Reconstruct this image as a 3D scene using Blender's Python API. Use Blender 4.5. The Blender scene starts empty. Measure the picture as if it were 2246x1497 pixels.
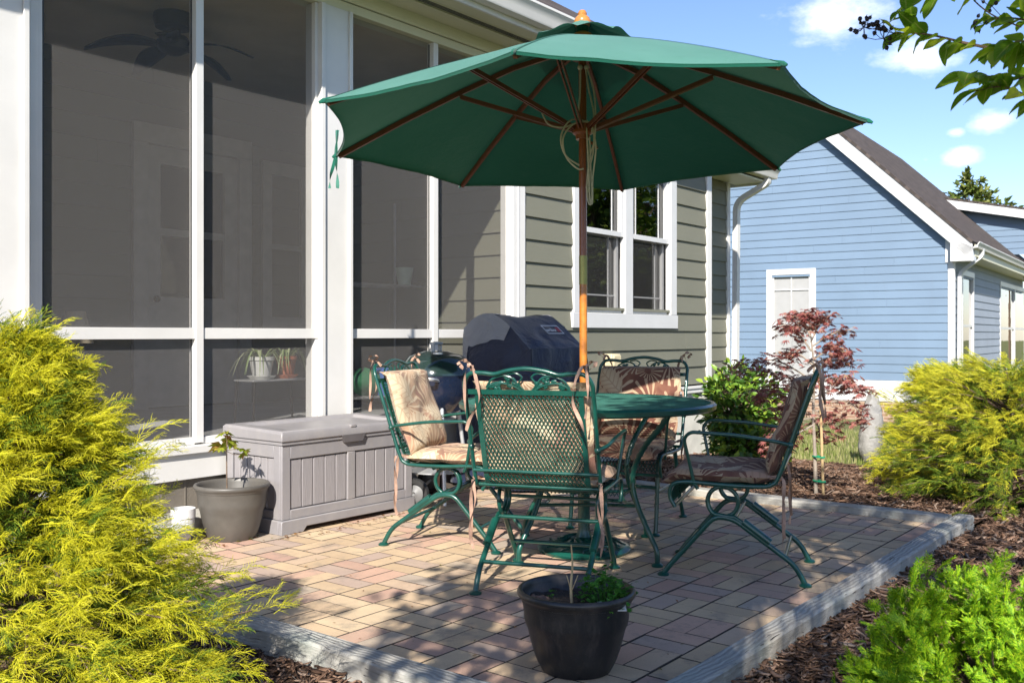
import bpy, math, random
import numpy as np
from mathutils import Vector, Matrix, noise as mnoise
R = math.radians
PI = math.pi
rnd = random.Random(7)
rng = np.random.default_rng(11)
scene = bpy.context.scene
COL = scene.collection
TH = R(38.27)
CT, ST = math.cos(TH), math.sin(TH)
CAMZ = 1.04
FPX = 2100.0
HORY = 733.0

def ray(px, py):
    t = (px - 1123.0) / FPX; u = (HORY - py) / FPX
    return Vector((CT + t * ST, ST - t * CT, u))
def at_d(px, py, d):
    r = ray(px, py); return Vector((r.x * d, r.y * d, CAMZ + r.z * d))
def at_y(px, py, Y):
    r = ray(px, py); return at_d(px, py, Y / r.y)
def at_x(px, py, X):
    r = ray(px, py); return at_d(px, py, X / r.x)

# ------------------------------------------------------------------ mesh builder
class MB:
    def __init__(s):
        s.v = []; s.f = []; s.mi = []; s.uv = {}
        s.M = None
    def add(s, vs, fs, mi=0):
        b = len(s.v)
        if s.M is not None:
            vs = [tuple(s.M @ Vector(p)) for p in vs]
        s.v.extend([tuple(p) for p in vs])
        for f in fs:
            s.f.append(tuple(i + b for i in f)); s.mi.append(mi)
        return b
    def box(s, x0, y0, z0, x1, y1, z1, mi=0):
        vs = [(x0,y0,z0),(x1,y0,z0),(x1,y1,z0),(x0,y1,z0),(x0,y0,z1),(x1,y0,z1),(x1,y1,z1),(x0,y1,z1)]
        fs = [(0,3,2,1),(4,5,6,7),(0,1,5,4),(1,2,6,5),(2,3,7,6),(3,0,4,7)]
        s.add(vs, fs, mi)
    def hexa(s, a, b, mi=0):
        """a: 4 points of one face, b: the 4 matching points of the opposite face"""
        s.add(list(a) + list(b), [(0,3,2,1),(4,5,6,7),(0,1,5,4),(1,2,6,5),(2,3,7,6),(3,0,4,7)], mi)
    def quad(s, a, b, c, d, mi=0):
        s.add([a, b, c, d], [(0,1,2,3)], mi)
    def prism(s, poly, d, mi=0):
        n = len(poly); d = Vector(d)
        vs = [Vector(p) for p in poly]; vs = vs + [p + d for p in vs]
        fs = [tuple(range(n))[::-1], tuple(range(n, 2*n))]
        for i in range(n):
            j = (i+1) % n; fs.append((i, j, n+j, n+i))
        s.add(vs, fs, mi)
    def tube(s, pts, r, n=8, closed=False, cap=True, twist=None, mi=0, flat=1.0, up=None):
        pts = [Vector(p) for p in pts]; m = len(pts)
        rs = r if isinstance(r, (list, tuple)) else [r] * m
        tan = []
        for i in range(m):
            if closed: t = pts[(i+1) % m] - pts[i-1]
            else: t = pts[min(i+1, m-1)] - pts[max(i-1, 0)]
            tan.append(t.normalized() if t.length > 1e-9 else Vector((0,0,1)))
        ref = Vector(up) if up else (Vector((0,0,1)) if abs(tan[0].z) < .9 else Vector((1,0,0)))
        nrm = (ref - tan[0] * ref.dot(tan[0])).normalized()
        vs = []; L = 0
        for i in range(m):
            if i:
                L += (pts[i] - pts[i-1]).length
                nrm = nrm - tan[i] * nrm.dot(tan[i])
                nrm = nrm.normalized() if nrm.length > 1e-6 else tan[i].orthogonal().normalized()
            bn = tan[i].cross(nrm)
            for k in range(n):
                a = 2*PI*k/n
                rr = rs[i]
                if twist: rr = rr * (1 + twist[0] * math.cos(twist[1] * a - twist[2] * L))
                vs.append(pts[i] + nrm * (rr * math.cos(a)) + bn * (rr * flat * math.sin(a)))
        fs = []
        for i in range(m if closed else m-1):
            j = (i+1) % m
            for k in range(n):
                k2 = (k+1) % n
                fs.append((i*n+k, i*n+k2, j*n+k2, j*n+k))
        if cap and not closed:
            fs.append(tuple(range(n))[::-1]); fs.append(tuple(range((m-1)*n, m*n)))
        s.add(vs, fs, mi)
    def lathe(s, prof, c=(0,0,0), n=24, mi=0, jit=None):
        c = Vector(c); vs = []
        for (r, z) in prof:
            for k in range(n):
                a = 2*PI*k/n
                rr = r * (jit(a, z) if jit else 1)
                vs.append(c + Vector((rr*math.cos(a), rr*math.sin(a), z)))
        fs = []
        for i in range(len(prof)-1):
            for k in range(n):
                k2 = (k+1) % n
                fs.append((i*n+k, i*n+k2, (i+1)*n+k2, (i+1)*n+k))
        s.add(vs, fs, mi)
    def grid(s, fn, nu, nv, mi=0, closeu=False, uvs=None):
        b = len(s.v); vs = []
        for j in range(nv+1):
            for i in range(nu if closeu else nu+1):
                vs.append(fn(i/nu, j/nv))
        w = nu if closeu else nu+1
        fs = []
        f0 = len(s.f)
        for j in range(nv):
            for i in range(nu):
                i2 = (i+1) % w if closeu else i+1
                fs.append((j*w+i, j*w+i2, (j+1)*w+i2, (j+1)*w+i))
                if uvs:
                    s.uv[f0 + len(fs) - 1] = [uvs(i/nu, j/nv), uvs((i+1)/nu, j/nv), uvs((i+1)/nu, (j+1)/nv), uvs(i/nu, (j+1)/nv)]
        s.add(vs, fs, mi)
    def ball(s, c, r, n=8, m=6, sc=(1,1,1), rot=None, mi=0):
        c = Vector(c); vs = [] ; fs = []
        for j in range(m+1):
            ph = PI*j/m
            for k in range(n):
                a = 2*PI*k/n
                p = Vector((r*sc[0]*math.sin(ph)*math.cos(a), r*sc[1]*math.sin(ph)*math.sin(a), r*sc[2]*math.cos(ph)))
                if rot: p = rot @ p
                vs.append(c+p)
        for j in range(m):
            for k in range(n):
                k2 = (k+1) % n
                fs.append((j*n+k, (j+1)*n+k, (j+1)*n+k2, j*n+k2))
        s.add(vs, fs, mi)
    def build(s, name, mat, parent=None, smooth=40, bevel=0, loc=None):
        me = bpy.data.meshes.new(name)
        me.from_pydata(s.v, [], s.f)
        mats = mat if isinstance(mat, (list, tuple)) else [mat]
        for m in mats: me.materials.append(m)
        if len(mats) > 1: me.polygons.foreach_set('material_index', s.mi)
        if s.uv:
            ul = me.uv_layers.new(name='UVMap')
            for fi, c in s.uv.items():
                ls = me.polygons[fi].loop_start
                for k, q in enumerate(c): ul.data[ls+k].uv = q
        if smooth:
            me.polygons.foreach_set('use_smooth', [True]*len(me.polygons))
            me.set_sharp_from_angle(angle=R(smooth))
        me.update()
        o = bpy.data.objects.new(name, me); COL.objects.link(o)
        if bevel:
            b = o.modifiers.new('bevel', 'BEVEL'); b.width = bevel; b.segments = 2; b.limit_method = 'ANGLE'; b.angle_limit = R(50)
            b.harden_normals = False
        if parent is not None: o.parent = parent
        if loc is not None: o.location = loc
        return o

def tag(o, label, cat, group=None, kind=None):
    if label: o['label'] = label
    if cat: o['category'] = cat
    if group: o['group'] = group
    if kind: o['kind'] = kind
    return o
def thing(name, label, cat, loc=(0,0,0), rz=0, group=None):
    o = bpy.data.objects.new(name, None); COL.objects.link(o)
    o.empty_display_size = .1
    o.location = loc; o.rotation_euler = (0,0,rz)
    return tag(o, label, cat, group)
def copy_tree(o, parent=None):
    c = o.copy(); COL.objects.link(c)
    if parent is not None: c.parent = parent
    for ch in list(o.children): copy_tree(ch, c)
    return c
def world_to(o):
    """matrix taking world points into the local space of thing o (Empties here are unparented)"""
    return (Matrix.Translation(o.location) @ o.rotation_euler.to_matrix().to_4x4()).inverted()

# fast instancing of template meshes into ONE mesh (used for leaves / chips / grass)
def tmpl(mb):
    V = np.array(mb.v, dtype=np.float32)
    tot = np.array([len(f) for f in mb.f], dtype=np.int32)
    idx = np.array([i for f in mb.f for i in f], dtype=np.int32)
    mi = np.array(mb.mi, dtype=np.int32)
    return V, idx, tot, mi
def scatter_mesh(name, templates, mats4, choice, materials, parent=None, smooth=False, matidx=None, loc=None):
    Vs, Is, Ts, Ms = [], [], [], []
    base = 0
    mats4 = np.asarray(mats4, dtype=np.float32)
    choice = np.asarray(choice)
    for t, (V, idx, tot, mi) in enumerate(templates):
        sel = np.nonzero(choice == t)[0]
        if len(sel) == 0: continue
        M = mats4[sel]
        P = np.einsum('nij,vj->nvi', M[:, :3, :3], V) + M[:, None, :3, 3]
        n = len(sel); nv = len(V)
        Vs.append(P.reshape(-1, 3))
        off = base + np.arange(n, dtype=np.int32)[:, None]*nv
        Is.append((idx[None, :] + off).reshape(-1))
        Ts.append(np.tile(tot, n))
        m = np.tile(mi, n) if matidx is None else np.repeat(np.asarray(matidx)[sel].astype(np.int32), len(tot))
        Ms.append(m)
        base += n*nv
    V = np.concatenate(Vs); I = np.concatenate(Is); T = np.concatenate(Ts); Mi = np.concatenate(Ms)
    me = bpy.data.meshes.new(name)
    me.vertices.add(len(V)); me.vertices.foreach_set('co', V.astype(np.float32).ravel())
    me.loops.add(len(I)); me.loops.foreach_set('vertex_index', I.astype(np.int32))
    me.polygons.add(len(T))
    st = np.zeros(len(T), dtype=np.int32); st[1:] = np.cumsum(T)[:-1]
    me.polygons.foreach_set('loop_start', st)
    me.polygons.foreach_set('loop_total', T.astype(np.int32))
    for m in materials: me.materials.append(m)
    me.polygons.foreach_set('material_index', Mi)
    if smooth: me.polygons.foreach_set('use_smooth', np.ones(len(T), dtype=bool))
    me.update(calc_edges=True); me.validate()
    o = bpy.data.objects.new(name, me); COL.objects.link(o)
    if parent is not None: o.parent = parent
    if loc is not None: o.location = loc
    return o
def frame_mat(pos, d, up=(0,0,1), s=1.0, roll=0.0, sx=None):
    """matrix whose +Y axis points along d, +Z roughly along up"""
    y = Vector(d).normalized(); u = Vector(up)
    z = u - y*u.dot(y)
    if z.length < 1e-5: z = y.orthogonal()
    z.normalize(); x = y.cross(z)
    if roll:
        c, q = math.cos(roll), math.sin(roll)
        x, z = x*c + z*q, z*c - x*q
    a = s if sx is None else sx
    return ((x.x*a, y.x*s, z.x*a, pos[0]), (x.y*a, y.y*s, z.y*a, pos[1]), (x.z*a, y.z*s, z.z*a, pos[2]), (0,0,0,1))
def smoothpath(pts, n=6, closed=False):
    """Catmull-Rom through pts"""
    P = [Vector(p) for p in pts]; m = len(P); out = []
    rng_ = range(m if closed else m-1)
    for i in rng_:
        if closed: p0, p1, p2, p3 = P[i-1], P[i], P[(i+1) % m], P[(i+2) % m]
        else: p0, p1, p2, p3 = P[max(i-1,0)], P[i], P[i+1], P[min(i+2,m-1)]
        for k in range(n):
            t = k/n
            out.append(.5*((2*p1) + (p2-p0)*t + (2*p0-5*p1+4*p2-p3)*t*t + (3*p1-p0-3*p2+p3)*t**3))
    if not closed: out.append(P[-1])
    return out
def fillet(pts, r, n=5):
    P = [Vector(p) for p in pts]; out = [P[0]]
    for i in range(1, len(P)-1):
        a = (P[i-1]-P[i]); b = (P[i+1]-P[i])
        rr = min(r, a.length*.48, b.length*.48)
        p = P[i] + a.normalized()*rr; q = P[i] + b.normalized()*rr
        for k in range(n+1):
            t = k/n; out.append(p*(1-t)**2 + P[i]*2*t*(1-t) + q*t*t)
    out.append(P[-1]); return out

# ------------------------------------------------------------------ materials
class NT:
    def __init__(s, name):
        s.m = bpy.data.materials.new(name); s.m.use_nodes = True
        s.t = s.m.node_tree; s.n = s.t.nodes; s.n.clear()
        s.out = s.n.new('ShaderNodeOutputMaterial')
        s._obj = None
    def new(s, typ, **kw):
        n = s.n.new(typ)
        for k, v in kw.items(): setattr(n, k, v)
        return n
    def link(s, a, b): s.t.links.new(a, b)
    def obj(s):
        if s._obj is None: s._obj = s.new('ShaderNodeTexCoord')
        return s._obj.outputs['Object']
    def uvc(s):
        if s._obj is None: s._obj = s.new('ShaderNodeTexCoord')
        return s._obj.outputs['UV']
    def mapping(s, vec, scale=(1,1,1), rot=(0,0,0), loc=(0,0,0)):
        n = s.new('ShaderNodeMapping'); s.link(vec, n.inputs[0])
        n.inputs['Scale'].default_value = scale; n.inputs['Rotation'].default_value = rot; n.inputs['Location'].default_value = loc
        return n.outputs[0]
    def noise(s, vec, scale, detail=4, rough=.55, dist=0, out='Fac'):
        n = s.new('ShaderNodeTexNoise'); s.link(vec, n.inputs['Vector'])
        n.inputs['Scale'].default_value = scale; n.inputs['Detail'].default_value = detail
        n.inputs['Roughness'].default_value = rough; n.inputs['Distortion'].default_value = dist
        return n.outputs[out]
    def ramp(s, fac, stops, interp='LINEAR'):
        n = s.new('ShaderNodeValToRGB'); n.color_ramp.interpolation = interp
        e = n.color_ramp.elements
        while len(e) < len(stops): e.new(.5)
        for k, (p, c) in enumerate(stops):
            e[k].position = p
            e[k].color = (c[0], c[1], c[2], 1) if hasattr(c, '__len__') else (c, c, c, 1)
        s.link(fac, n.inputs[0]); return n.outputs[0]
    def mix(s, fac, a, b, typ='MIX'):
        n = s.new('ShaderNodeMix', data_type='RGBA', blend_type=typ)
        for sock, v in ((n.inputs[0], fac), (n.inputs[6], a), (n.inputs[7], b)):
            if hasattr(v, 'is_linked'): s.link(v, sock)
            elif hasattr(v, '__len__'): sock.default_value = (v[0], v[1], v[2], 1)
            else: sock.default_value = v
        return n.outputs[2]
    def math(s, op, a, b=None, c=None, clamp=False):
        n = s.new('ShaderNodeMath', operation=op); n.use_clamp = clamp
        for k, v in enumerate((a, b, c)):
            if v is None: continue
            if hasattr(v, 'is_linked'): s.link(v, n.inputs[k])
            else: n.inputs[k].default_value = v
        return n.outputs[0]
    def bump(s, h, strength=.3, dist=.01, normal=None):
        n = s.new('ShaderNodeBump'); s.link(h, n.inputs['Height'])
        n.inputs['Strength'].default_value = strength; n.inputs['Distance'].default_value = dist
        if normal is not None: s.link(normal, n.inputs['Normal'])
        return n.outputs[0]
    def island(s):
        return s.new('ShaderNodeNewGeometry').outputs['Random Per Island']
    def bsdf(s, col, rough=.5, metal=0, spec=.5, normal=None, coat=0, sheen=0):
        n = s.new('ShaderNodeBsdfPrincipled')
        for k, v in (('Base Color', col), ('Roughness', rough), ('Metallic', metal), ('Specular IOR Level', spec)):
            if hasattr(v, 'is_linked'): s.link(v, n.inputs[k])
            elif hasattr(v, '__len__'): n.inputs[k].default_value = (v[0], v[1], v[2], 1)
            else: n.inputs[k].default_value = v
        if normal is not None: s.link(normal, n.inputs['Normal'])
        if coat: n.inputs['Coat Weight'].default_value = coat
        if sheen: n.inputs['Sheen Weight'].default_value = sheen
        s.sh = n.outputs[0]
        s.link(n.outputs[0], s.out.inputs[0])
        return n
    def translucent(s, col, fac):
        t = s.new('ShaderNodeBsdfTranslucent')
        if hasattr(col, 'is_linked'): s.link(col, t.inputs[0])
        else: t.inputs[0].default_value = (col[0], col[1], col[2], 1)
        m = s.new('ShaderNodeMixShader'); m.inputs[0].default_value = fac
        s.link(s.sh, m.inputs[1]); s.link(t.outputs[0], m.inputs[2]); s.link(m.outputs[0], s.out.inputs[0])
        s.sh = m.outputs[0]

def simple(name, col, rough=.5, metal=0, spec=.5, var=.15, scale=6, bump=.05, bscale=60, coat=0, bd=.004):
    """paint / plastic / metal with mottled colour and fine surface grain"""
    t = NT(name); o = t.obj()
    n1 = t.noise(o, scale, 5, .6)
    c = t.mix(t.ramp(n1, [(.3, 0), (.7, 1)]), [x*(1-var) for x in col], [min(1, x*(1+var*.7)) for x in col])
    n2 = t.noise(o, bscale, 3, .6)
    r = t.math('ADD', t.math('MULTIPLY', n1, .2), rough-.1, clamp=True)
    t.bsdf(c, r, metal, spec, t.bump(n2, bump, bd) if bump else None, coat)
    return t.m
M = {}
SUN_E = 5.0; SKY_E = .113; SKY_SAT = 1.05; SKY_TINT = (.86, .87, 1.02, 1); CLOUD_C = (8, 8.2, 8.6, 1); EXPO = .85
_r = random.Random(4)
SHADE = []
for _ in range(150):
    x = _r.uniform(2.6, 5.2); q = _r.uniform(max(-1.1, -.469*x + 1.2), .06) if -.469*x + 1.2 < .06 else .05; SHADE.append((x, q, _r.uniform(2.3, 4.8), _r.randint(50, 80), .20))
for _ in range(24):
    q = _r.uniform(-1.3, -.75); SHADE.append((_r.uniform(5.1, 6.2), q, _r.uniform(2.8, 4.8), _r.randint(14, 30), .20))
for _ in range(48):
    SHADE.append((_r.uniform(2.15, 3.3), _r.uniform(.1, .95), _r.uniform(1.9, 3.2), _r.randint(10, 22), .10))
# ------------------------------------------------------------------ material library
M['white'] = simple('white_paint', (.67,.655,.625), .45, var=.07, scale=3, bump=.05, bscale=90)
M['white2'] = simple('white_vinyl', (.58,.58,.575), .35, var=.05, scale=4, bump=.03)
M['cream'] = simple('soffit_paint', (.62,.60,.44), .5, var=.05, scale=3, bump=.03)
M['dark_line'] = simple('dark_gap', (.03,.035,.04), .6, var=.1)
M['found'] = simple('foundation_stucco', (.16,.14,.115), .85, var=.25, scale=5, bump=.5, bscale=80)
M['concrete'] = simple('concrete', (.42,.40,.35), .9, var=.22, scale=6, bump=.4, bscale=90)
M['foundation_white'] = simple('painted_concrete', (.60,.58,.50), .8, var=.18, scale=5, bump=.4, bscale=70)
M['table_green'] = simple('sky_lit_green_enamel', (.065,.215,.170), .42, 0, .5, var=.25, scale=9, bump=.06)  # tabletop: the green enamel lightened to stand in for reflected sky
M['green_metal'] = simple('green_enamel', (.006,.068,.050), .30, 0, .6, var=.3, scale=12, bump=.06, bscale=150, coat=.25)
M['brass'] = simple('aged_brass', (.33,.30,.10), .4, .7, var=.2, scale=20)

M['taupe'] = simple('taupe_plastic', (.098,.090,.078), .45, var=.2, scale=9, bump=.08, bscale=130)
def dusty(name, col, dust, rough, amt, sc=7):
    t = NT(name); o = t.obj()
    n1 = t.noise(o, sc, 6, .7); n2 = t.noise(t.mapping(o, (1,1,.25)), sc*3.5, 5, .7); n3 = t.noise(o, 150, 3, .6)
    c = t.mix(n1, [x*.8 for x in col], [x*1.25 for x in col])
    d = t.math('MULTIPLY', t.math('ADD', t.ramp(n2, [(.48, 0), (.75, 1)]), t.math('MULTIPLY', t.ramp(n1, [(.5, 0), (.7, 1)]), .6), clamp=True), amt)
    c = t.mix(d, c, dust); c = t.mix(t.ramp(n3, [(.66, 0), (.72, amt)]), c, dust)
    t.bsdf(c, t.math('MULTIPLY_ADD', d, .35, rough, clamp=True), 0, .5, t.bump(n3, .1, .003)); return t.m
M['black_plastic'] = dusty('black_plastic', (.020,.019,.019), (.16,.125,.10), .36, .30)
M['black_enamel'] = simple('green_black_enamel', (.018,.035,.033), .12, 0, .6, var=.2, bump=.01, coat=.5)
M['bowl_reflection_blue'] = simple('enamel_with_blue_reflection', (.012,.020,.045), .15, 0, .6, var=.2, bump=.01, coat=.5)  # kettle bowl: the blue of a reflection is put into the enamel colour
M['alu'] = simple('brushed_aluminium', (.72,.72,.72), .35, .6, var=.1)
M['handle_grey'] = simple('grey_nylon', (.42,.42,.42), .45, var=.1)
M['rubber'] = simple('black_rubber', (.02,.02,.02), .7, var=.3, bump=.2)
M['box_plastic'] = dusty('grey_taupe_plastic', (.25,.237,.243), (.34,.31,.27), .45, .28, 5)
M['soil'] = simple('potting_soil', (.035,.024,.017), .95, var=.5, scale=40, bump=1.0, bscale=70, bd=.02)
M['terracotta'] = simple('terracotta', (.38,.12,.055), .8, var=.2, scale=9, bump=.1)
M['glaze'] = simple('white_glazed_ceramic', (.60,.60,.57), .25, var=.12, scale=20, coat=.3)
M['rope'] = simple('beige_rope', (.50,.46,.34), .8, var=.15, scale=60, bump=.4, bscale=250)
M['tie_fabric'] = simple('pink_beige_fabric_tie', (.40,.25,.18), .9, var=.35, scale=30, bump=.2, bscale=200)
M['dark_wood'] = simple('dark_fan_wood', (.008,.006,.005), .5, var=.3)
M['bronze'] = simple('oil_rubbed_bronze', (.03,.024,.018), .35, .5, var=.3)
M['porch_floor'] = simple('porch_floor_paint', (.40,.40,.39), .6, var=.15, scale=4)
M['porch_ceiling'] = simple('porch_ceiling', (.62,.52,.38), .6, var=.1, scale=3)
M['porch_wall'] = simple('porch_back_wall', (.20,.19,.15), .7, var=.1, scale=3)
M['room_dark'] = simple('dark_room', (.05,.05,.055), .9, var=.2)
M['blind'] = simple('white_blind', (.34,.34,.335), .6, var=.04)
M['outlet'] = simple('yellowed_plastic', (.60,.52,.33), .45, var=.1)
M['stake'] = simple('bamboo_stake', (.48,.34,.17), .7, var=.3, scale=20)
M['tie_green'] = simple('green_plastic_tie', (.02,.28,.14), .5)
M['stone'] = simple('pale_grey_stone', (.27,.26,.24), .9, var=.3, scale=9, bump=.7, bscale=30, bd=.02)
M['bluebag'] = simple('blue_plastic', (.05,.14,.42), .45)
M['greenbag'] = simple('green_plastic', (.03,.16,.07), .5)
M['celadon'] = simple('pale_green_ceramic', (.42,.52,.44), .4)
M['tagwhite'] = simple('plant_tag', (.6,.6,.58), .5)
M['berry'] = simple('dark_seed_capsule', (.018,.010,.014), .55, var=.4, scale=60)
M['lampshade'] = simple('linen_shade', (.40,.34,.24), .8)
M['wire'] = simple('wire_shelf', (.45,.45,.45), .4, .5)

def siding_mat(name, col, grain=.5):
    t = NT(name); o = t.obj()
    g = t.noise(t.mapping(o, (1.2, 1.2, 30)), 5, 6, .7, .6)
    big = t.noise(o, 1.3, 3, .5)
    isl = t.island()
    c = t.mix(big, [x*.84 for x in col], [x*1.12 for x in col])
    c = t.mix(t.ramp(t.noise(t.mapping(o, (3, 3, .8)), 2.0, 5, .7), [(.55, 0), (.75, .22)]), c, [x*.72 + .03 for x in col])
    c = t.mix(t.math('MULTIPLY', isl, .25), c, [x*.86 for x in col])
    c = t.mix(t.math('MULTIPLY', t.ramp(g, [(.55, 0), (.8, 1)]), .35), c, [x*.80 for x in col])
    t.bsdf(c, .62, 0, .4, t.bump(g, grain, .004))
    return t.m
M['green_siding'] = siding_mat('sage_green_siding', (.180,.178,.134), .5)
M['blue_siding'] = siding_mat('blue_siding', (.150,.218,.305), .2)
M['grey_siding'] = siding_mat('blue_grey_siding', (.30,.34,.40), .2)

def shingles():
    t = NT('asphalt_shingle'); uv = t.uvc()
    br = t.new('ShaderNodeTexBrick'); t.link(uv, br.inputs[0])
    br.inputs['Color1'].default_value = (.105,.084,.074,1); br.inputs['Color2'].default_value = (.042,.034,.031,1)
    br.inputs['Mortar'].default_value = (.028,.024,.022,1); br.inputs['Scale'].default_value = 1
    br.inputs['Mortar Size'].default_value = .012; br.inputs['Brick Width'].default_value = .24; br.inputs['Row Height'].default_value = .14
    br.inputs['Mortar Smooth'].default_value = .3; br.inputs['Bias'].default_value = 0
    n = t.noise(uv, 120, 3, .7); n2 = t.noise(uv, 1.2, 4, .6)
    c = t.mix(t.ramp(n, [(.35, .0), (.65, .7)]), br.outputs[0], (.10,.083,.075), 'MIX')
    c = t.mix(.45, br.outputs[0], c)
    c = t.mix(t.math('MULTIPLY', n2, .5), c, (.11,.092,.083))
    t.bsdf(c, .95, 0, .2, t.bump(t.math('ADD', br.outputs['Fac'], t.math('MULTIPLY', n, -.4)), .7, -.012))
    return t.m
M['shingle'] = shingles()

def screen_mat(k=1.0, name='insect_screen'):
    t = NT(name); o = t.obj()
    w1 = t.new('ShaderNodeTexWave', bands_direction='X'); t.link(o, w1.inputs[0]); w1.inputs['Scale'].default_value = 95; w1.inputs['Distortion'].default_value = .4; w1.inputs['Detail'].default_value = 2
    w2 = t.new('ShaderNodeTexWave', bands_direction='Z'); t.link(o, w2.inputs[0]); w2.inputs['Scale'].default_value = 95; w2.inputs['Distortion'].default_value = .4; w2.inputs['Detail'].default_value = 2
    weave = t.math('MULTIPLY', t.math('ADD', w1.outputs['Fac'], w2.outputs['Fac']), .5)
    dust = t.noise(o, 30, 7, .8); grain = t.noise(o, 260, 2, .7)
    op = t.math('ADD', t.math('MULTIPLY', weave, .14), t.math('ADD', t.math('MULTIPLY', grain, .10), t.math('MULTIPLY', dust, .05)))
    op = t.math('ADD', op, .25, clamp=True)
    col = t.mix(t.ramp(grain, [(.3, 0), (.75, 1)]), [x*k for x in (.115,.109,.106)], [x*k for x in (.225,.215,.207)])
    t.bsdf(col, .7, 0, .15)
    tr = t.new('ShaderNodeBsdfTransparent'); m = t.new('ShaderNodeMixShader')
    t.link(op, m.inputs[0]); t.link(tr.outputs[0], m.inputs[1]); t.link(t.sh, m.inputs[2]); t.link(m.outputs[0], t.out.inputs[0])
    return t.m
M['screen'] = screen_mat()
M['screen_fine'] = screen_mat(.30, 'window_insect_screen')

def glass_mat(name, tint=(.9,.95,.92), rough=.0):
    t = NT(name); o = t.obj()
    n = t.noise(o, 2.2, 2, .5)
    fr = t.new('ShaderNodeFresnel'); fr.inputs[0].default_value = 1.52
    gl = t.new('ShaderNodeBsdfGlossy'); gl.inputs['Roughness'].default_value = rough + .01
    t.link(t.bump(n, .06, .02), gl.inputs['Normal'])
    tr = t.new('ShaderNodeBsdfTransparent'); tr.inputs[0].default_value = (*tint, 1)
    m = t.new('ShaderNodeMixShader'); t.link(t.math('MULTIPLY_ADD', fr.outputs[0], 1.7, .04, clamp=True), m.inputs[0])
    t.link(tr.outputs[0], m.inputs[1]); t.link(gl.outputs[0], m.inputs[2]); t.link(m.outputs[0], t.out.inputs[0])
    return t.m
M['glass'] = glass_mat('window_glass')

def timber_mat(name, axis='X', loc=(0,0,0)):
    t = NT(name); o = t.mapping(t.obj(), (1,1,1), (0,0,0 if axis == 'X' else PI/2), loc)
    d = t.noise(o, 1.6, 3, .5, 0, 'Color')
    vec = t.new('ShaderNodeVectorMath', operation='MULTIPLY_ADD'); t.link(d, vec.inputs[0]); vec.inputs[1].default_value = (.30,.11,.11); t.link(o, vec.inputs[2])
    # knots: a few warped rings pulled around voronoi points
    vo = t.new('ShaderNodeTexVoronoi'); t.link(t.mapping(o, (1.5,6,6)), vo.inputs['Vector']); vo.inputs['Scale'].default_value = 1.0
    knot = t.ramp(vo.outputs['Distance'], [(.0, 1), (.34, 0)])
    g = t.noise(t.mapping(vec.outputs[0], (1.2, 34, 34)), 3, 6, .65, .25)
    g2 = t.new('ShaderNodeTexWave', bands_direction='Y'); t.link(vec.outputs[0], g2.inputs[0]); g2.inputs['Scale'].default_value = 17; g2.inputs['Distortion'].default_value = 5.5; g2.inputs['Detail'].default_value = 3; g2.inputs['Detail Scale'].default_value = .8
    ring = t.new('ShaderNodeMath', operation='SINE'); t.link(t.math('MULTIPLY', vo.outputs['Distance'], 75), ring.inputs[0])
    h = t.mix(knot, g2.outputs['Fac'], t.math('MULTIPLY_ADD', ring.outputs[0], .5, .5))
    c = t.mix(g, (.19,.183,.168), (.60,.585,.53))
    c = t.mix(t.math('MULTIPLY', h, .42), c, (.17,.16,.145))
    st = t.noise(o, 4, 4, .6)
    c = t.mix(t.ramp(st, [(.5, 0), (.75, .55)]), c, (.30,.36,.31))
    c = t.mix(t.ramp(t.noise(o, 2.2, 3, .5), [(.52, 0), (.72, .45)]), c, (.34,.26,.16))
    crack = t.ramp(t.noise(t.mapping(vec.outputs[0], (.9, 60, 60)), 2, 3, .5), [(.66, 0), (.70, 1)])
    c = t.mix(crack, c, (.045,.04,.035))
    hh = t.math('SUBTRACT', t.math('ADD', g, t.math('MULTIPLY', h, .5)), t.math('MULTIPLY', crack, 1.2))
    t.bsdf(c, .85, 0, .25, t.bump(hh, .7, .006))
    return t.m
M['timber_x'] = timber_mat('weathered_timber', 'X')
M['timber_y'] = timber_mat('weathered_timber_cross', 'Y', (3.1,1.7,0))

def paver_mat():
    t = NT('clay_paver'); o = t.obj(); isl = t.island()
    c = t.ramp(isl, [(0,(.63,.465,.28)),(.18,(.59,.355,.265)),(.34,(.67,.52,.32)),(.48,(.43,.325,.28)),(.60,(.55,.40,.235)),(.74,(.49,.285,.225)),(.86,(.41,.36,.30)),(.93,(.58,.42,.29)),(1,(.34,.275,.25))], 'CONSTANT')
    n = t.noise(o, 9, 5, .65); f = t.noise(o, 160, 3, .7); n3 = t.noise(o, 2.2, 4, .6)
    c = t.mix(.28, c, (.53,.385,.265))
    c = t.mix(t.ramp(n, [(.35, 0), (.72, .40)]), c, (.36,.26,.20))
    c = t.mix(t.ramp(n3, [(.45, 0), (.70, .40)]), c, (.56,.43,.28))
    c = t.mix(t.ramp(t.noise(o, 4.6, 6, .75), [(.54, 0), (.66, .55)]), c, (.21,.18,.155))
    c = t.mix(t.ramp(f, [(.56, 0), (.78, .5)]), c, (.16,.125,.10))
    t.bsdf(c, .9, 0, .25, t.bump(t.math('ADD', f, t.math('MULTIPLY', n, 1.2)), .45, .004))
    return t.m
M['paver'] = paver_mat()

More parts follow.
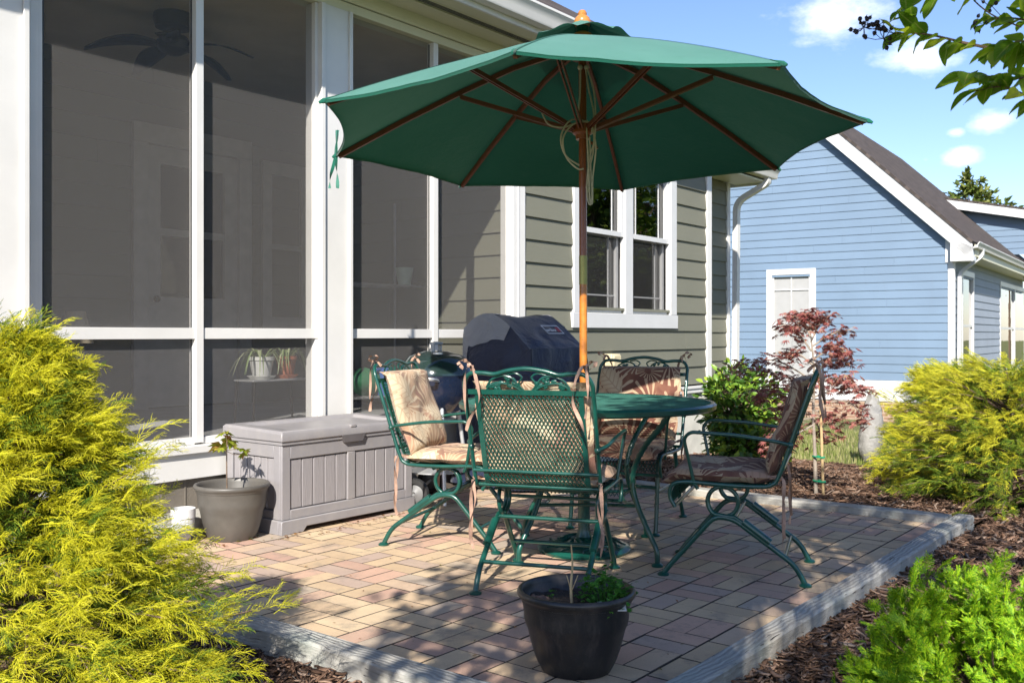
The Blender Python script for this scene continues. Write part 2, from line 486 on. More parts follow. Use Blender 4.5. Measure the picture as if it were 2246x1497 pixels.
def island_mat(name, stops, rough=.9, trans=0, bump=.2, bscale=60, spec=.2, var=.25, vscale=20):
    t = NT(name); isl = t.island(); o = t.obj()
    c = t.ramp(isl, stops)
    n = t.noise(o, vscale, 3, .6)
    c = t.mix(t.math('MULTIPLY', n, var*2), c, t.mix(.5, c, (0,0,0)))
    t.bsdf(c, rough, 0, spec, t.bump(t.noise(o, bscale, 3, .6), bump, .004) if bump else None)
    if trans: t.translucent(c, trans)
    return t.m
M['mulch_chip'] = island_mat('bark_mulch', [(0,(.055,.032,.022)),(.3,(.12,.07,.045)),(.55,(.20,.115,.072)),(.8,(.28,.175,.12)),(.93,(.36,.25,.18)),(1,(.20,.17,.15))], .95, var=.2, vscale=90)
M['jointdirt'] = simple('joint_sand', (.085,.065,.048), .95, var=.4, scale=30, bump=.8, bscale=120)
def ground_mat(name, a, b, sc):
    t = NT(name); o = t.obj()
    n = t.noise(o, sc, 8, .7); n2 = t.noise(o, sc*.12, 3, .5)
    c = t.mix(t.ramp(n, [(.35,0),(.7,1)]), a, b); c = t.mix(t.math('MULTIPLY', n2, .5), c, [x*.6 for x in a])
    t.bsdf(c, .95, 0, .15, t.bump(n, 1, .03)); return t.m
M['mulch_base'] = ground_mat('mulch_bed', (.055,.033,.023), (.19,.115,.075), 26)
M['lawn'] = ground_mat('lawn_turf', (.13,.15,.045), (.30,.28,.12), 30)
M['grass_blade'] = island_mat('grass_blade', [(0,(.13,.20,.035)),(.4,(.24,.28,.07)),(.7,(.40,.38,.16)),(1,(.50,.44,.24))], .7, .3, 0)
# foliage
M['gold_tip'] = island_mat('golden_thread_foliage', [(0,(.50,.54,.02)),(.2,(.76,.74,.025)),(.6,(.90,.84,.04)),(.88,(.95,.90,.10)),(1,(.56,.60,.03))], .55, .42, 0, spec=.3, var=.12)
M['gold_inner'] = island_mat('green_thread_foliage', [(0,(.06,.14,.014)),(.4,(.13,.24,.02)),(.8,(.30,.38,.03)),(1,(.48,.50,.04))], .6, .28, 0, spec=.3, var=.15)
M['gold_tip2'] = island_mat('yellow_green_thread_foliage', [(0,(.38,.44,.03)),(.3,(.62,.62,.04)),(.75,(.84,.78,.05)),(1,(.92,.86,.10))], .55, .32, 0, spec=.3, var=.12)
M['arbor'] = island_mat('arborvitae_foliage', [(0,(.08,.23,.010)),(.35,(.19,.41,.012)),(.75,(.36,.58,.016)),(1,(.56,.68,.03))], .5, .35, 0, spec=.35, var=.15)
M['twig'] = simple('twig_bark', (.15,.10,.065), .9, var=.4, scale=30, bump=.5, bscale=90)
M['pale_trunk'] = simple('young_maple_bark', (.30,.25,.20), .85, var=.3, scale=30, bump=.4)
M['maple_leaf'] = island_mat('red_maple_leaf', [(0,(.20,.05,.05)),(.35,(.38,.11,.10)),(.7,(.50,.19,.16)),(.9,(.54,.28,.20)),(1,(.38,.28,.14))], .5, .35, 0, spec=.4, var=.15)
M['shrub_leaf'] = island_mat('glossy_shrub_leaf', [(0,(.045,.11,.02)),(.4,(.10,.21,.03)),(.75,(.22,.38,.04)),(1,(.48,.58,.07))], .35, .25, 0, spec=.5, var=.15)
M['garden_leaf'] = island_mat('garden_tree_leaf', [(0,(.06,.12,.015)),(.5,(.13,.24,.022)),(.85,(.26,.38,.035)),(1,(.40,.50,.06))], .5, .4, 0, spec=.4, var=.15)
M['tree_leaf'] = island_mat('tree_leaf', [(0,(.030,.060,.010)),(.5,(.065,.12,.014)),(.85,(.13,.19,.022)),(1,(.20,.25,.04))], .5, .3, 0, spec=.4, var=.15)
M['far_leaf'] = island_mat('far_tree_leaf', [(0,(.07,.11,.02)),(.5,(.14,.19,.035)),(1,(.26,.27,.06))], .5, .3, 0, spec=.4, var=.15)
M['spider_leaf'] = island_mat('spider_plant_leaf', [(0,(.20,.28,.10)),(.5,(.34,.42,.20)),(1,(.55,.58,.36))], .45, .3, 0)
M['parsley'] = island_mat('parsley_leaf', [(0,(.04,.16,.02)),(.5,(.07,.24,.03)),(1,(.15,.36,.05))], .5, .35, 0)
M['young_leaf'] = island_mat('young_maple_leaf', [(0,(.30,.42,.03)),(.5,(.46,.52,.06)),(.8,(.55,.40,.08)),(1,(.35,.14,.06))], .5, .4, 0)
M['dry_vine'] = island_mat('dry_vine_leaf', [(0,(.14,.06,.04)),(.5,(.24,.12,.06)),(.8,(.16,.18,.05)),(1,(.34,.22,.08))], .7, .3, 0)
M['fallen'] = island_mat('fallen_leaf', [(0,(.22,.10,.05)),(.5,(.36,.18,.07)),(1,(.16,.20,.05))], .8, .2, 0)

def crape_leaf():
    t = NT('crape_myrtle_leaf'); isl = t.island(); uv = t.uvc()
    c = t.ramp(isl, [(0,(.09,.20,.012)),(.5,(.16,.30,.015)),(.85,(.30,.42,.02)),(1,(.40,.48,.03))])
    sx = t.new('ShaderNodeSeparateXYZ'); t.link(uv, sx.inputs[0])
    du = t.math('ABSOLUTE', t.math('SUBTRACT', sx.outputs[0], .5))
    mid = t.ramp(du, [(.02, 1), (.05, 0)])
    wv = t.new('ShaderNodeMath', operation='SINE'); t.link(t.math('MULTIPLY', t.math('SUBTRACT', sx.outputs[1], t.math('MULTIPLY', du, .5)), 60), wv.inputs[0])
    vein = t.ramp(wv.outputs[0], [(.85, 0), (1, 1)])
    v = t.math('MAXIMUM', mid, t.math('MULTIPLY', vein, .35))
    c = t.mix(v, c, (.32,.38,.08))
    c = t.mix(t.ramp(t.noise(t.obj(), 60, 3, .6), [(.62, 0), (.75, .5)]), c, (.20,.10,.03))
    t.bsdf(c, .38, 0, .5, t.bump(v, .3, -.001)); t.translucent(t.mix(1.0, c, (1.6,1.5,1.2), 'MULTIPLY'), .58)
    return t.m
M['crape_leaf'] = crape_leaf()
M['wheel_grey'] = simple('wheel_hub_grey', (.16,.16,.16), .5)
M['shaded_porch_siding'] = siding_mat('shaded_porch_siding', (.13,.13,.098), .4)  # same sage siding, darkened to paint in the dim light inside the porch
M['shaded_porch_trim'] = simple('shaded_white_trim', (.36,.35,.32), .5)  # white trim darkened in colour for the porch's shade

def wood_pole():
    t = NT('varnished_hardwood'); o = t.obj()
    g = t.noise(t.mapping(o, (60,60,2.5)), 2, 5, .6, .3)
    c = t.mix(g, (.15,.034,.008), (.34,.095,.014))
    t.bsdf(c, .33, 0, .5, t.bump(g, .1, .002), .3); return t.m
M['pole_wood'] = wood_pole()
M['pole_sunlit'] = simple('sunlit_varnished_pole', (.50,.165,.014), .3, var=.3, scale=18, coat=.35)  # lower pole: same wood as the upper, with sunlight painted into its colour
def rib_wood():
    t = NT('stained_rib_wood'); o = t.obj()
    g = t.noise(o, 60, 5, .6, .3)
    c = t.mix(g, (.12,.035,.018), (.22,.075,.035))
    t.bsdf(c, .4, 0, .5, None, .1); return t.m
M['rib_wood'] = rib_wood()
M['finial_wood'] = simple('finial_wood', (.50,.20,.045), .3, var=.25, scale=25, coat=.4)

def canopy_mat():
    t = NT('green_canvas'); o = t.obj()
    w = t.noise(o, 420, 2, .7); b = t.noise(o, 2.6, 4, .6); f = t.noise(o, 9, 5, .7)
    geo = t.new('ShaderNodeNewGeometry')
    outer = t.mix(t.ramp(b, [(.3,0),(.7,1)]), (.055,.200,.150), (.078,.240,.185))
    c = t.mix(geo.outputs['Backfacing'], (.002,.112,.070), outer)   # lighter outside, darker inside
    c = t.mix(t.ramp(f, [(.55,0),(.75,.40)]), c, (.03,.14,.10))
    c = t.mix(t.math('MULTIPLY', w, .3), c, (.04,.18,.14))
    t.bsdf(c, .8, 0, .2, t.bump(t.math('ADD', w, t.math('MULTIPLY', f, 3.)), .4, .004), 0, .25)
    t.translucent((.010,.10,.06), .12)
    return t.m
M['canopy'] = canopy_mat()

def cushion_mat(fade=.5, dark=0.0, thr_=(.30, .55)):
    """faded tropical-leaf print: broad veined leaves and fan fronds in cream and tan over brown and burgundy"""
    t = NT('tropical_leaf_fabric'); uv = t.uvc()
    wn_ = t.noise(uv, 4, 2, .5, 0, 'Color')
    va = t.new('ShaderNodeVectorMath', operation='MULTIPLY_ADD'); t.link(wn_, va.inputs[0]); va.inputs[1].default_value = (.07,.07,0); t.link(uv, va.inputs[2])
    def cells(scale, off):
        mp = t.mapping(va.outputs[0], (scale,scale,scale), (0,0,.4+off), (off,off*1.7,0))
        vo = t.new('ShaderNodeTexVoronoi'); vo.voronoi_dimensions = '2D'; t.link(mp, vo.inputs['Vector']); vo.inputs['Scale'].default_value = 1
        sub = t.new('ShaderNodeVectorMath', operation='SUBTRACT'); t.link(mp, sub.inputs[0]); t.link(vo.outputs['Position'], sub.inputs[1])
        sc = t.new('ShaderNodeSeparateColor'); t.link(vo.outputs['Color'], sc.inputs[0])
        rot = t.new('ShaderNodeVectorRotate', rotation_type='Z_AXIS'); t.link(sub.outputs[0], rot.inputs['Vector']); t.link(t.math('MULTIPLY', sc.outputs[0], 6.283), rot.inputs['Angle'])
        xy = t.new('ShaderNodeSeparateXYZ'); t.link(rot.outputs[0], xy.inputs[0])
        return xy.outputs[0], xy.outputs[1], sc.outputs[1], sc.outputs[2]
    def sine(x):
        n = t.new('ShaderNodeMath', operation='SINE'); t.link(x, n.inputs[0]); return n.outputs[0]
    blotch = t.noise(uv, 6, 3, .6)
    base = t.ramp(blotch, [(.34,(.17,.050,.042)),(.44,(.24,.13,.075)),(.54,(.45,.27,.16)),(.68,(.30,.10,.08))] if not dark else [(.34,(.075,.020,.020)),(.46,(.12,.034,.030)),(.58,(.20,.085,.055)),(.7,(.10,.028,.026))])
    # fan fronds
    x, y, r1, r2 = cells(5.0, 3.1)
    ang = t.math('ARCTAN2', x, t.math('ADD', y, .42)); rad = t.math('SQRT', t.math('ADD', t.math('MULTIPLY', x, x), t.math('POWER', t.math('ADD', y, .42), 2)))
    st = t.ramp(sine(t.math('MULTIPLY', ang, 19)), [(.35, 0), (.65, 1)])
    m = t.math('MULTIPLY', t.math('LESS_THAN', rad, t.math('ADD', .74, t.math('MULTIPLY', sine(t.math('MULTIPLY', ang, 19)), .12))), t.math('GREATER_THAN', rad, .10))
    c = t.mix(t.math('MULTIPLY', t.math('MULTIPLY', st, m), .9), base, t.ramp(r1, [(0,(.60,.47,.30)),(.5,(.52,.33,.21)),(1,(.64,.53,.36))]))
    # broad leaves with a rib and side veins
    for scale, off, thr in ((4.1, .7, thr_[0]), (5.3, 7.9, thr_[1])):
        x, y, r1, r2 = cells(scale, off); ax = t.math('ABSOLUTE', x)
        edge = t.math('MULTIPLY', t.math('SUBTRACT', 1.0, t.math('POWER', t.math('DIVIDE', y, .52), 2), clamp=True), .25)
        lobes = t.math('ADD', edge, t.math('MULTIPLY', t.math('MULTIPLY', sine(t.math('MULTIPLY', t.math('SUBTRACT', y, ax), 42)), .035), edge if False else 1.0))
        m = t.math('MULTIPLY', t.math('LESS_THAN', ax, lobes), t.math('GREATER_THAN', r2, thr))
        vein = t.math('MAXIMUM', t.math('LESS_THAN', ax, .014), t.math('GREATER_THAN', sine(t.math('MULTIPLY', t.math('SUBTRACT', y, t.math('MULTIPLY', ax, .8)), 42)), .72))
        lc_ = t.ramp(r1, [(0,(.64,.52,.34)),(.35,(.58,.42,.27)),(.6,(.66,.56,.39)),(.85,(.55,.34,.24))], 'CONSTANT')
        lc_ = t.mix(t.math('MULTIPLY', vein, .55), lc_, (.36,.22,.13))
        lc_ = t.mix(t.math('MULTIPLY', t.ramp(t.math('DIVIDE', ax, .22), [(.2, 0), (1, 1)]), .35), lc_, (.40,.24,.14))
        c = t.mix(m, c, lc_)
    c = t.mix(t.math('MULTIPLY', t.noise(uv, 1.5, 3, .6), fade), c, (.60,.45,.31))
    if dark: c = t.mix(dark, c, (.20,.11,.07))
    wv = t.noise(uv, 350, 2, .6); wr = t.noise(uv, 9, 4, .6)
    t.bsdf(c, .95, 0, .1, t.bump(t.math('ADD', t.math('MULTIPLY', wv, .25), t.math('MULTIPLY', wr, 1.5)), .6, .006), 0, .1)
    return t.m
M['cushion'] = cushion_mat()
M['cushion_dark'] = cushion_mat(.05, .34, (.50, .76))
M['cushion_back'] = M['cushion']

def cover_mat(name, col, rough):
    t = NT(name); o = t.obj()
    f = t.noise(o, 5, 4, .55, .8); g = t.noise(o, 300, 2, .6)
    c = t.mix(f, [x*.7 for x in col], [x*1.25 for x in col])
    t.bsdf(c, rough, 0, .5, t.bump(t.math('ADD', f, t.math('MULTIPLY', g, .05)), .9, .04), 0, .15); return t.m
M['cover_navy'] = cover_mat('navy_grill_cover', (.013,.021,.056), .5)
M['cover_grey'] = cover_mat('grey_grill_cover', (.30,.305,.335), .55)
M['logo_white'] = simple('logo_white_print', (.62,.62,.64), .6)
M['logo_red'] = simple('logo_red_print', (.35,.03,.05), .6)
M['skirt_brick'] = None
def brick_mat():
    t = NT('red_brick'); uv = t.uvc()
    br = t.new('ShaderNodeTexBrick'); t.link(uv, br.inputs[0])
    br.inputs['Color1'].default_value = (.30,.19,.13,1); br.inputs['Color2'].default_value = (.23,.14,.10,1); br.inputs['Mortar'].default_value = (.45,.38,.30,1)
    br.inputs['Scale'].default_value = 1; br.inputs['Mortar Size'].default_value = .008; br.inputs['Brick Width'].default_value = .20; br.inputs['Row Height'].default_value = .075
    n = t.noise(uv, 20, 4, .6); c = t.mix(t.math('MULTIPLY', n, .4), br.outputs[0], (.42,.26,.16))
    t.bsdf(c, .9, 0, .2, t.bump(br.outputs['Fac'], .5, -.01)); return t.m
M['brick'] = brick_mat()
# ------------------------------------------------------------------ camera, sun, sky
cam = bpy.data.cameras.new('camera'); camo = bpy.data.objects.new('camera', cam); COL.objects.link(camo)
scene.camera = camo
cam.sensor_width = 36; cam.lens = FPX / 2246 * 36; cam.shift_y = -15.5 / 2246
cam.clip_start = .05; cam.clip_end = 2000
cam.dof.use_dof = True; cam.dof.focus_distance = 4.3; cam.dof.aperture_fstop = 9
camo.location = (0, 0, CAMZ); camo.rotation_euler = (R(90), 0, TH - R(90))

SUN_AZ, SUN_EL = 28.0, 34.0       # direction the light travels towards (azimuth from +X) and its elevation
sl = bpy.data.lights.new('sun', 'SUN'); sl.energy = SUN_E; sl.angle = R(.53); sl.color = (1.0, .945, .86)
so = bpy.data.objects.new('sun', sl); COL.objects.link(so)
ldir = Vector((math.cos(R(SUN_EL))*math.cos(R(SUN_AZ)), math.cos(R(SUN_EL))*math.sin(R(SUN_AZ)), -math.sin(R(SUN_EL))))
so.rotation_euler = ldir.to_track_quat('-Z', 'Y').to_euler(); so.location = (-6, -3, 8)

w = bpy.data.worlds.new('World'); scene.world = w; w.use_nodes = True
nt = w.node_tree; nt.nodes.clear()
def wn(t, **k):
    n = nt.nodes.new(t)
    for a, b in k.items(): setattr(n, a, b)
    return n
wo = wn('ShaderNodeOutputWorld'); bg = wn('ShaderNodeBackground'); sky = wn('ShaderNodeTexSky', sky_type='NISHITA')
sky.sun_disc = False; sky.sun_elevation = R(SUN_EL)
sd = -ldir                                    # towards the sun
sky.sun_rotation = math.atan2(sd.x, sd.y)     # measured from +Y towards +X
sky.air_density = 1.0; sky.dust_density = .35; sky.ozone_density = 1.6; sky.altitude = 50
bg.inputs[1].default_value = SKY_E
tc = wn('ShaderNodeTexCoord')
def wmath(op, a, b=None, c=None, clamp=False):
    n = wn('ShaderNodeMath', operation=op); n.use_clamp = clamp
    for k, v in enumerate((a, b, c)):
        if v is None: continue
        if hasattr(v, 'is_linked'): nt.links.new(v, n.inputs[k])
        else: n.inputs[k].default_value = v
    return n.outputs[0]
# a few fair-weather clouds: puffs of noise around compass directions
clouds = [((1830,35),.075,.95), ((1700,40),.035,.3), ((2010,125),.055,.85), ((2178,268),.032,1.0), ((2096,290),.013,.8), ((2108,345),.026,1.0), ((2030,350),.010,.4), ((1960,170),.03,.3),
          ((2700,300),.10,.9), ((3300,150),.14,.9), ((-900,200),.12,.8), ((600,-900),.2,.7), ((1700,-1200),.2,.7)]
ns = wn('ShaderNodeTexNoise'); ns.inputs['Scale'].default_value = 19; ns.inputs['Detail'].default_value = 8; ns.inputs['Roughness'].default_value = .62
mpn = wn('ShaderNodeMapping'); nt.links.new(tc.outputs['Generated'], mpn.inputs[0]); mpn.inputs['Scale'].default_value = (1, 1, 2.0)
nt.links.new(mpn.outputs[0], ns.inputs['Vector'])
acc = None
for (px, py), rad, amp in clouds:
    d = ray(px, py).normalized()
    sub = wn('ShaderNodeVectorMath', operation='SUBTRACT'); nt.links.new(tc.outputs['Generated'], sub.inputs[0]); sub.inputs[1].default_value = d
    mul = wn('ShaderNodeVectorMath', operation='MULTIPLY'); nt.links.new(sub.outputs[0], mul.inputs[0]); mul.inputs[1].default_value = (1, 1, 1.9)
    ln = wn('ShaderNodeVectorMath', operation='LENGTH'); nt.links.new(mul.outputs[0], ln.inputs[0])
    m = wmath('MULTIPLY', wmath('SUBTRACT', 1.0, wmath('DIVIDE', ln.outputs['Value'], rad), clamp=True), amp)
    acc = m if acc is None else wmath('MAXIMUM', acc, m)
# density = mask + noise - threshold
dens = wmath('SUBTRACT', wmath('ADD', wmath('MULTIPLY', acc, 1.05), wmath('MULTIPLY', ns.outputs['Fac'], 1.5)), 1.02)
dens = wmath('MULTIPLY', wmath('MULTIPLY', wmath('POWER', wmath('MULTIPLY', dens, 1.5, clamp=True), 1.3), .92), wmath('MULTIPLY', acc, 5, clamp=True))
mixc = wn('ShaderNodeMix', data_type='RGBA'); nt.links.new(dens, mixc.inputs[0])
hsv = wn('ShaderNodeHueSaturation'); hsv.inputs['Saturation'].default_value = SKY_SAT; hsv.inputs['Value'].default_value = 1.0
nt.links.new(sky.outputs[0], hsv.inputs['Color'])
tint = wn('ShaderNodeMix', data_type='RGBA', blend_type='MULTIPLY'); tint.inputs[0].default_value = 1; nt.links.new(hsv.outputs[0], tint.inputs[6]); tint.inputs[7].default_value = SKY_TINT
nt.links.new(tint.outputs[2], mixc.inputs[6]); mixc.inputs[7].default_value = CLOUD_C
nt.links.new(mixc.outputs[2], bg.inputs[0]); nt.links.new(bg.outputs[0], wo.inputs[0])

vs = scene.view_settings
scene.display_settings.display_device = 'sRGB'
vs.view_transform = 'Standard'; vs.look = 'None'; vs.gamma = 1; vs.exposure = EXPO; vs.use_curve_mapping = False
scene.cycles.max_bounces = 5; scene.cycles.transparent_max_bounces = 8; scene.cycles.diffuse_bounces = 2; scene.cycles.transmission_bounces = 4; scene.cycles.glossy_bounces = 3

# ------------------------------------------------------------------ terrain
def gz(x):
    return 0.0 if x < 6 else -.052*(min(x, 40)-6)
def terrain(name, xs, ys, dz, mat, wob=0.0):
    mb = MB(); nx, ny = len(xs), len(ys)
    vs = [(x, y, gz(x) + dz + (mnoise.noise(Vector((x*1.7, y*1.7, 3)))*wob if wob else 0)) for y in ys for x in xs]
    fs = [(j*nx+i, j*nx+i+1, (j+1)*nx+i+1, (j+1)*nx+i) for j in range(ny-1) for i in range(nx-1)]
    mb.add(vs, fs)
    o = mb.build(name, mat, smooth=60); o['kind'] = 'structure'; return o
lin = lambda a, b, n: [a + (b-a)*i/n for i in range(n+1)]
terrain('ground', [-400,-60,-10,0,6,8,10,12,15,20,30,40,60,120,500], [-400,-60,-20,-8,-3,0,3,6,9,14,20,40,120,500], -.16, M['lawn'])
# beds of bark mulch on three sides of the patio
beds = [('mulch_bed', 1.9, 8.7, -1.6, 1.275, -.055), ('mulch_bed', -.6, 2.035, .6, 4.25, -.05), ('mulch_bed', 5.685, 8.9, 1.28, 4.9, -.02)]
for nme, x0, x1, y0, y1, dz in beds:
    terrain(nme, lin(x0, x1, 60), lin(y0, y1, 50), dz, M['mulch_base'], .035)
terrain('lawn', lin(8.88, 20.8, 30), lin(-3, 12, 30), -.04, M['lawn'], .03)

# chips of mulch
tp = []
for k in range(10):
    mb = MB(); L = rnd.uniform(.7, 1.4); wdt = rnd.uniform(.10, .26); th = rnd.uniform(.03, .08); bend = rnd.uniform(-.22, .22); tw = rnd.uniform(-.5, .5)
    ring = []
    for i in range(4):
        s = i/3; y = (s-.5)*L; ww = wdt*(.55 + .45*math.sin(PI*(.15+.7*s)))*.5*rnd.uniform(.8, 1.2); a = tw*(s-.5)
        cx, cz = rnd.uniform(-.04,.04), bend*(1-(2*s-1)**2)
        for (ux, uz) in ((-1,-1),(1,-1),(1,1),(-1,1)):
            X, Z = ux*ww, uz*th*.5
            ring.append((cx + X*math.cos(a)-Z*math.sin(a), y, cz + X*math.sin(a)+Z*math.cos(a)))
    fs = [(0,1,2,3),(15,14,13,12)]
    for i in range(3):
        for q in range(4): fs.append((i*4+q, (i+1)*4+q, (i+1)*4+(q+1)%4, i*4+(q+1)%4))
    mb.add(ring, fs); tp.append(tmpl(mb))
mats, ch = [], []
def chip_area(n, x0, x1, y0, y1, dz, smin, smax):
    for _ in range(n):
        x, y = rnd.uniform(x0, x1), rnd.uniform(y0, y1)
        z = gz(x) + dz + mnoise.noise(Vector((x*1.7, y*1.7, 3)))*.035 + rnd.uniform(0, .022)
        a = rnd.uniform(0, 2*PI); e = rnd.gauss(0, .28)
        mats.append(frame_mat((x, y, z), (math.cos(a)*math.cos(e), math.sin(a)*math.cos(e), math.sin(e)), roll=rnd.gauss(0, .5), s=rnd.uniform(smin, smax)))
        ch.append(rnd.randrange(len(tp)))
chip_area(9000, 2.0, 3.6, .35, 1.27, -.055, .025, .065)
chip_area(9000, 3.6, 6.8, .5, 1.27, -.055, .03, .075)
chip_area(6000, 1.0, 2.03, 1.4, 3.4, -.05, .025, .06)
chip_area(11000, 5.69, 8.8, 1.28, 4.4, -.02, .03, .075)
for _ in range(500):   # shreds that strayed against the timbers
    x = rnd.uniform(2.4, 5.6); y = 1.255 + rnd.gauss(0, .02); a = rnd.uniform(0, 2*PI)
    mats.append(frame_mat((x, y, -.03+rnd.uniform(0, .02)), (math.cos(a), math.sin(a), rnd.uniform(-.2,.3)), s=rnd.uniform(.03, .07))); ch.append(rnd.randrange(len(tp)))
o = scatter_mesh('mulch_chips', tp, mats, ch, [M['mulch_chip']]); tag(o, 'shredded brown bark mulch covering the planting beds', 'mulch', kind='stuff')

# lawn blades seen between the maple and the golden shrubs
mb = MB(); gt = []
for k in range(6):
    mb = MB(); b = rnd.uniform(.1, .6); w_ = .06
    mb.add([(-w_,0,0),(w_,0,0),(w_*.7,b*.3,.55),(-w_*.7,b*.3,.55),(0,b,1)], [(0,1,2,3),(3,2,4)]); gt.append(tmpl(mb))
mats, ch = [], []
for _ in range(22000):
    x = rnd.uniform(8.86, 15.5); y = rnd.uniform(1.5, 6.2)
    a = rnd.uniform(0, 2*PI); s = rnd.uniform(.04, .085)
    mats.append(((math.cos(a)*s, -math.sin(a)*s, 0, x), (math.sin(a)*s, math.cos(a)*s, 0, y), (0, 0, s, gz(x)-.045), (0,0,0,1))); ch.append(rnd.randrange(6))
o = scatter_mesh('grass', gt, mats, ch, [M['grass_blade']]); tag(o, 'dry pale green lawn grass beyond the mulch bed', 'grass', kind='stuff')

# ------------------------------------------------------------------ patio of clay pavers
mb = MB(); PX0, PX1, PY0, PY1 = 2.143, 5.578, 1.373, 4.32
S = SC = .205; BY = PY0 + .118
def brick(x0, y0, x1, y1, top=None):
    x0, y0, x1, y1 = max(x0, PX0), max(y0, PY0), min(x1, PX1), min(y1, PY1)
    if x1-x0 < .02 or y1-y0 < .02: return
    g = .0008 + rnd.uniform(0, .0015); dz = [rnd.uniform(-.0006, .0006) for _ in range(4)]; b = rnd.uniform(-.0008, .0008)
    gy0 = g + (rnd.uniform(0,.0024) if abs(((y0-BY)/SC+.001) % 1) < .01 else 0); gy1 = g + (rnd.uniform(0,.0024) if abs(((y1-BY)/SC+.001) % 1) < .01 else 0)
    x0 += g; x1 -= g; y0 += gy0; y1 -= gy1; c = .0016
    vs = [(x0,y0,-.05),(x1,y0,-.05),(x1,y1,-.05),(x0,y1,-.05)]
    vs += [(x0,y0,-c+b),(x1,y0,-c+b),(x1,y1,-c+b),(x0,y1,-c+b)]
    t = [(x0+c,y0+c),(x1-c,y0+c),(x1-c,y1-c),(x0+c,y1-c)]
    vs += [(p[0],p[1],b+dz[k]) for k, p in enumerate(t)]
    fs = [(8,9,10,11)]
    for k in range(4):
        q = (k+1) % 4
        fs += [(k, q, 4+q, 4+k), (4+k, 4+q, 8+q, 8+k)]
    b_ = len(mb.mi); mb.add(vs, fs, 1); mb.mi[b_] = 0
bx0, by0 = PX0 + .03, PY0 + .118
for i in range(-1, 18):
    for j in range(0, 15):
        x, y = bx0 + i*S, by0 + j*S
        if (i + j) % 2 == 0:
            brick(x, y, x+S, y+S/2); brick(x, y+S/2, x+S, y+S)
        else:
            brick(x, y, x+S/2, y+S); brick(x+S/2, y, x+S, y+S)
for i in range(18):                                   # soldier course along the long timber
    brick(PX0 + i*S, PY0, PX0 + (i+1)*S, by0)
patio = mb.build('patio', [M['paver'], M['jointdirt']], smooth=None); patio['kind'] = 'structure'
mb = MB(); mb.box(PX0-.002, PY0-.002, -.13, PX1+.002, PY1+.24, -.005)
o = mb.build('patio_base', M['jointdirt']); o['kind'] = 'structure'

# weathered timbers round the patio
def timber(name, x0, y0, x1, y1, z1, label, axis):
    mb = MB(); n = 24; ln = (x1-x0) if axis == 'X' else (y1-y0)
    def sec(s):
        wv = mnoise.noise(Vector((s*ln*1.3, 5.1 if axis == 'X' else 9.7, 0)))*.006; tz = mnoise.noise(Vector((s*ln*2.1, 1.1, 4)))*.004
        ch_ = .008 + .004*mnoise.noise(Vector((s*ln*7, 2, 2)))
        a, b = (y0, y1) if axis == 'X' else (x0, x1)
        p = [(a+wv, -.13), (b+wv, -.13), (b+wv, z1-ch_+tz), (b-ch_+wv, z1+tz), (a+ch_+wv, z1+tz), (a+wv, z1-ch_+tz)]
        if axis == 'X': return [(x0+s*ln, u, v) for u, v in p]
        return [(u, y0+s*ln, v) for u, v in p]
    vs = []; fs = []
    for i in range(n+1): vs += sec(i/n)
    for i in range(n):
        for k in range(6):
            q = (k+1) % 6; fs.append((i*6+k, i*6+q, (i+1)*6+q, (i+1)*6+k))
    fs += [tuple(range(6))[::-1], tuple(range(n*6, n*6+6))]
    mb.add(vs, fs)
    o = mb.build(name, M['timber_x'] if axis == 'X' else M['timber_y'], smooth=35)
    tag(o, label, 'edging timber', 'timbers edging the patio'); return o
timber('edging_timber', 1.9, 1.277, 5.755, 1.37, .038, 'long weathered grey timber along the right side of the patio, knot near the camera', 'X')
timber('edging_timber', 5.582, 1.374, 5.680, 4.4, .044, 'sunlit weathered timber along the far end of the patio, in front of the red maple', 'Y')
timber('edging_timber', 2.040, 1.374, 2.140, 4.3, .036, 'weathered timber along the near end of the patio beside the big golden shrub', 'Y')

# a few fallen leaves and bits on the pavers
mb = MB(); mb.add([(-.5,0,0),(0,.18,.12),(.5,0,.05),(0,-.18,.1)], [(0,1,2,3)]); lt = [tmpl(mb)]
mb = MB(); mb.add([(-.5,0,0),(-.1,.28,.1),(.5,.02,.02),(.1,-.2,.16),(0,0,.05)], [(0,4,1),(1,4,2),(2,4,3),(3,4,0)]); lt.append(tmpl(mb))
mats, ch = [], []
def litter(n, x0, x1, y0, y1, s0, s1):
    for _ in range(n):
        a = rnd.uniform(0, 2*PI)
        mats.append(frame_mat((rnd.uniform(x0,x1), rnd.uniform(y0,y1), .004), (math.cos(a), math.sin(a), rnd.uniform(-.1,.1)), s=rnd.uniform(s0, s1), roll=rnd.gauss(0,.2))); ch.append(rnd.randrange(2))
litter(170, 2.2, 5.5, 1.45, 3.8, .006, .024); litter(90, 3.0, 4.4, 3.86, 3.99, .010, .03); litter(60, 2.6, 3.1, 4.0, 4.3, .012, .035)
o = scatter_mesh('leaf_litter', lt, mats, ch, [M['fallen']]); tag(o, 'small dry leaves and crumbs scattered on the pavers', 'leaf litter', kind='stuff')
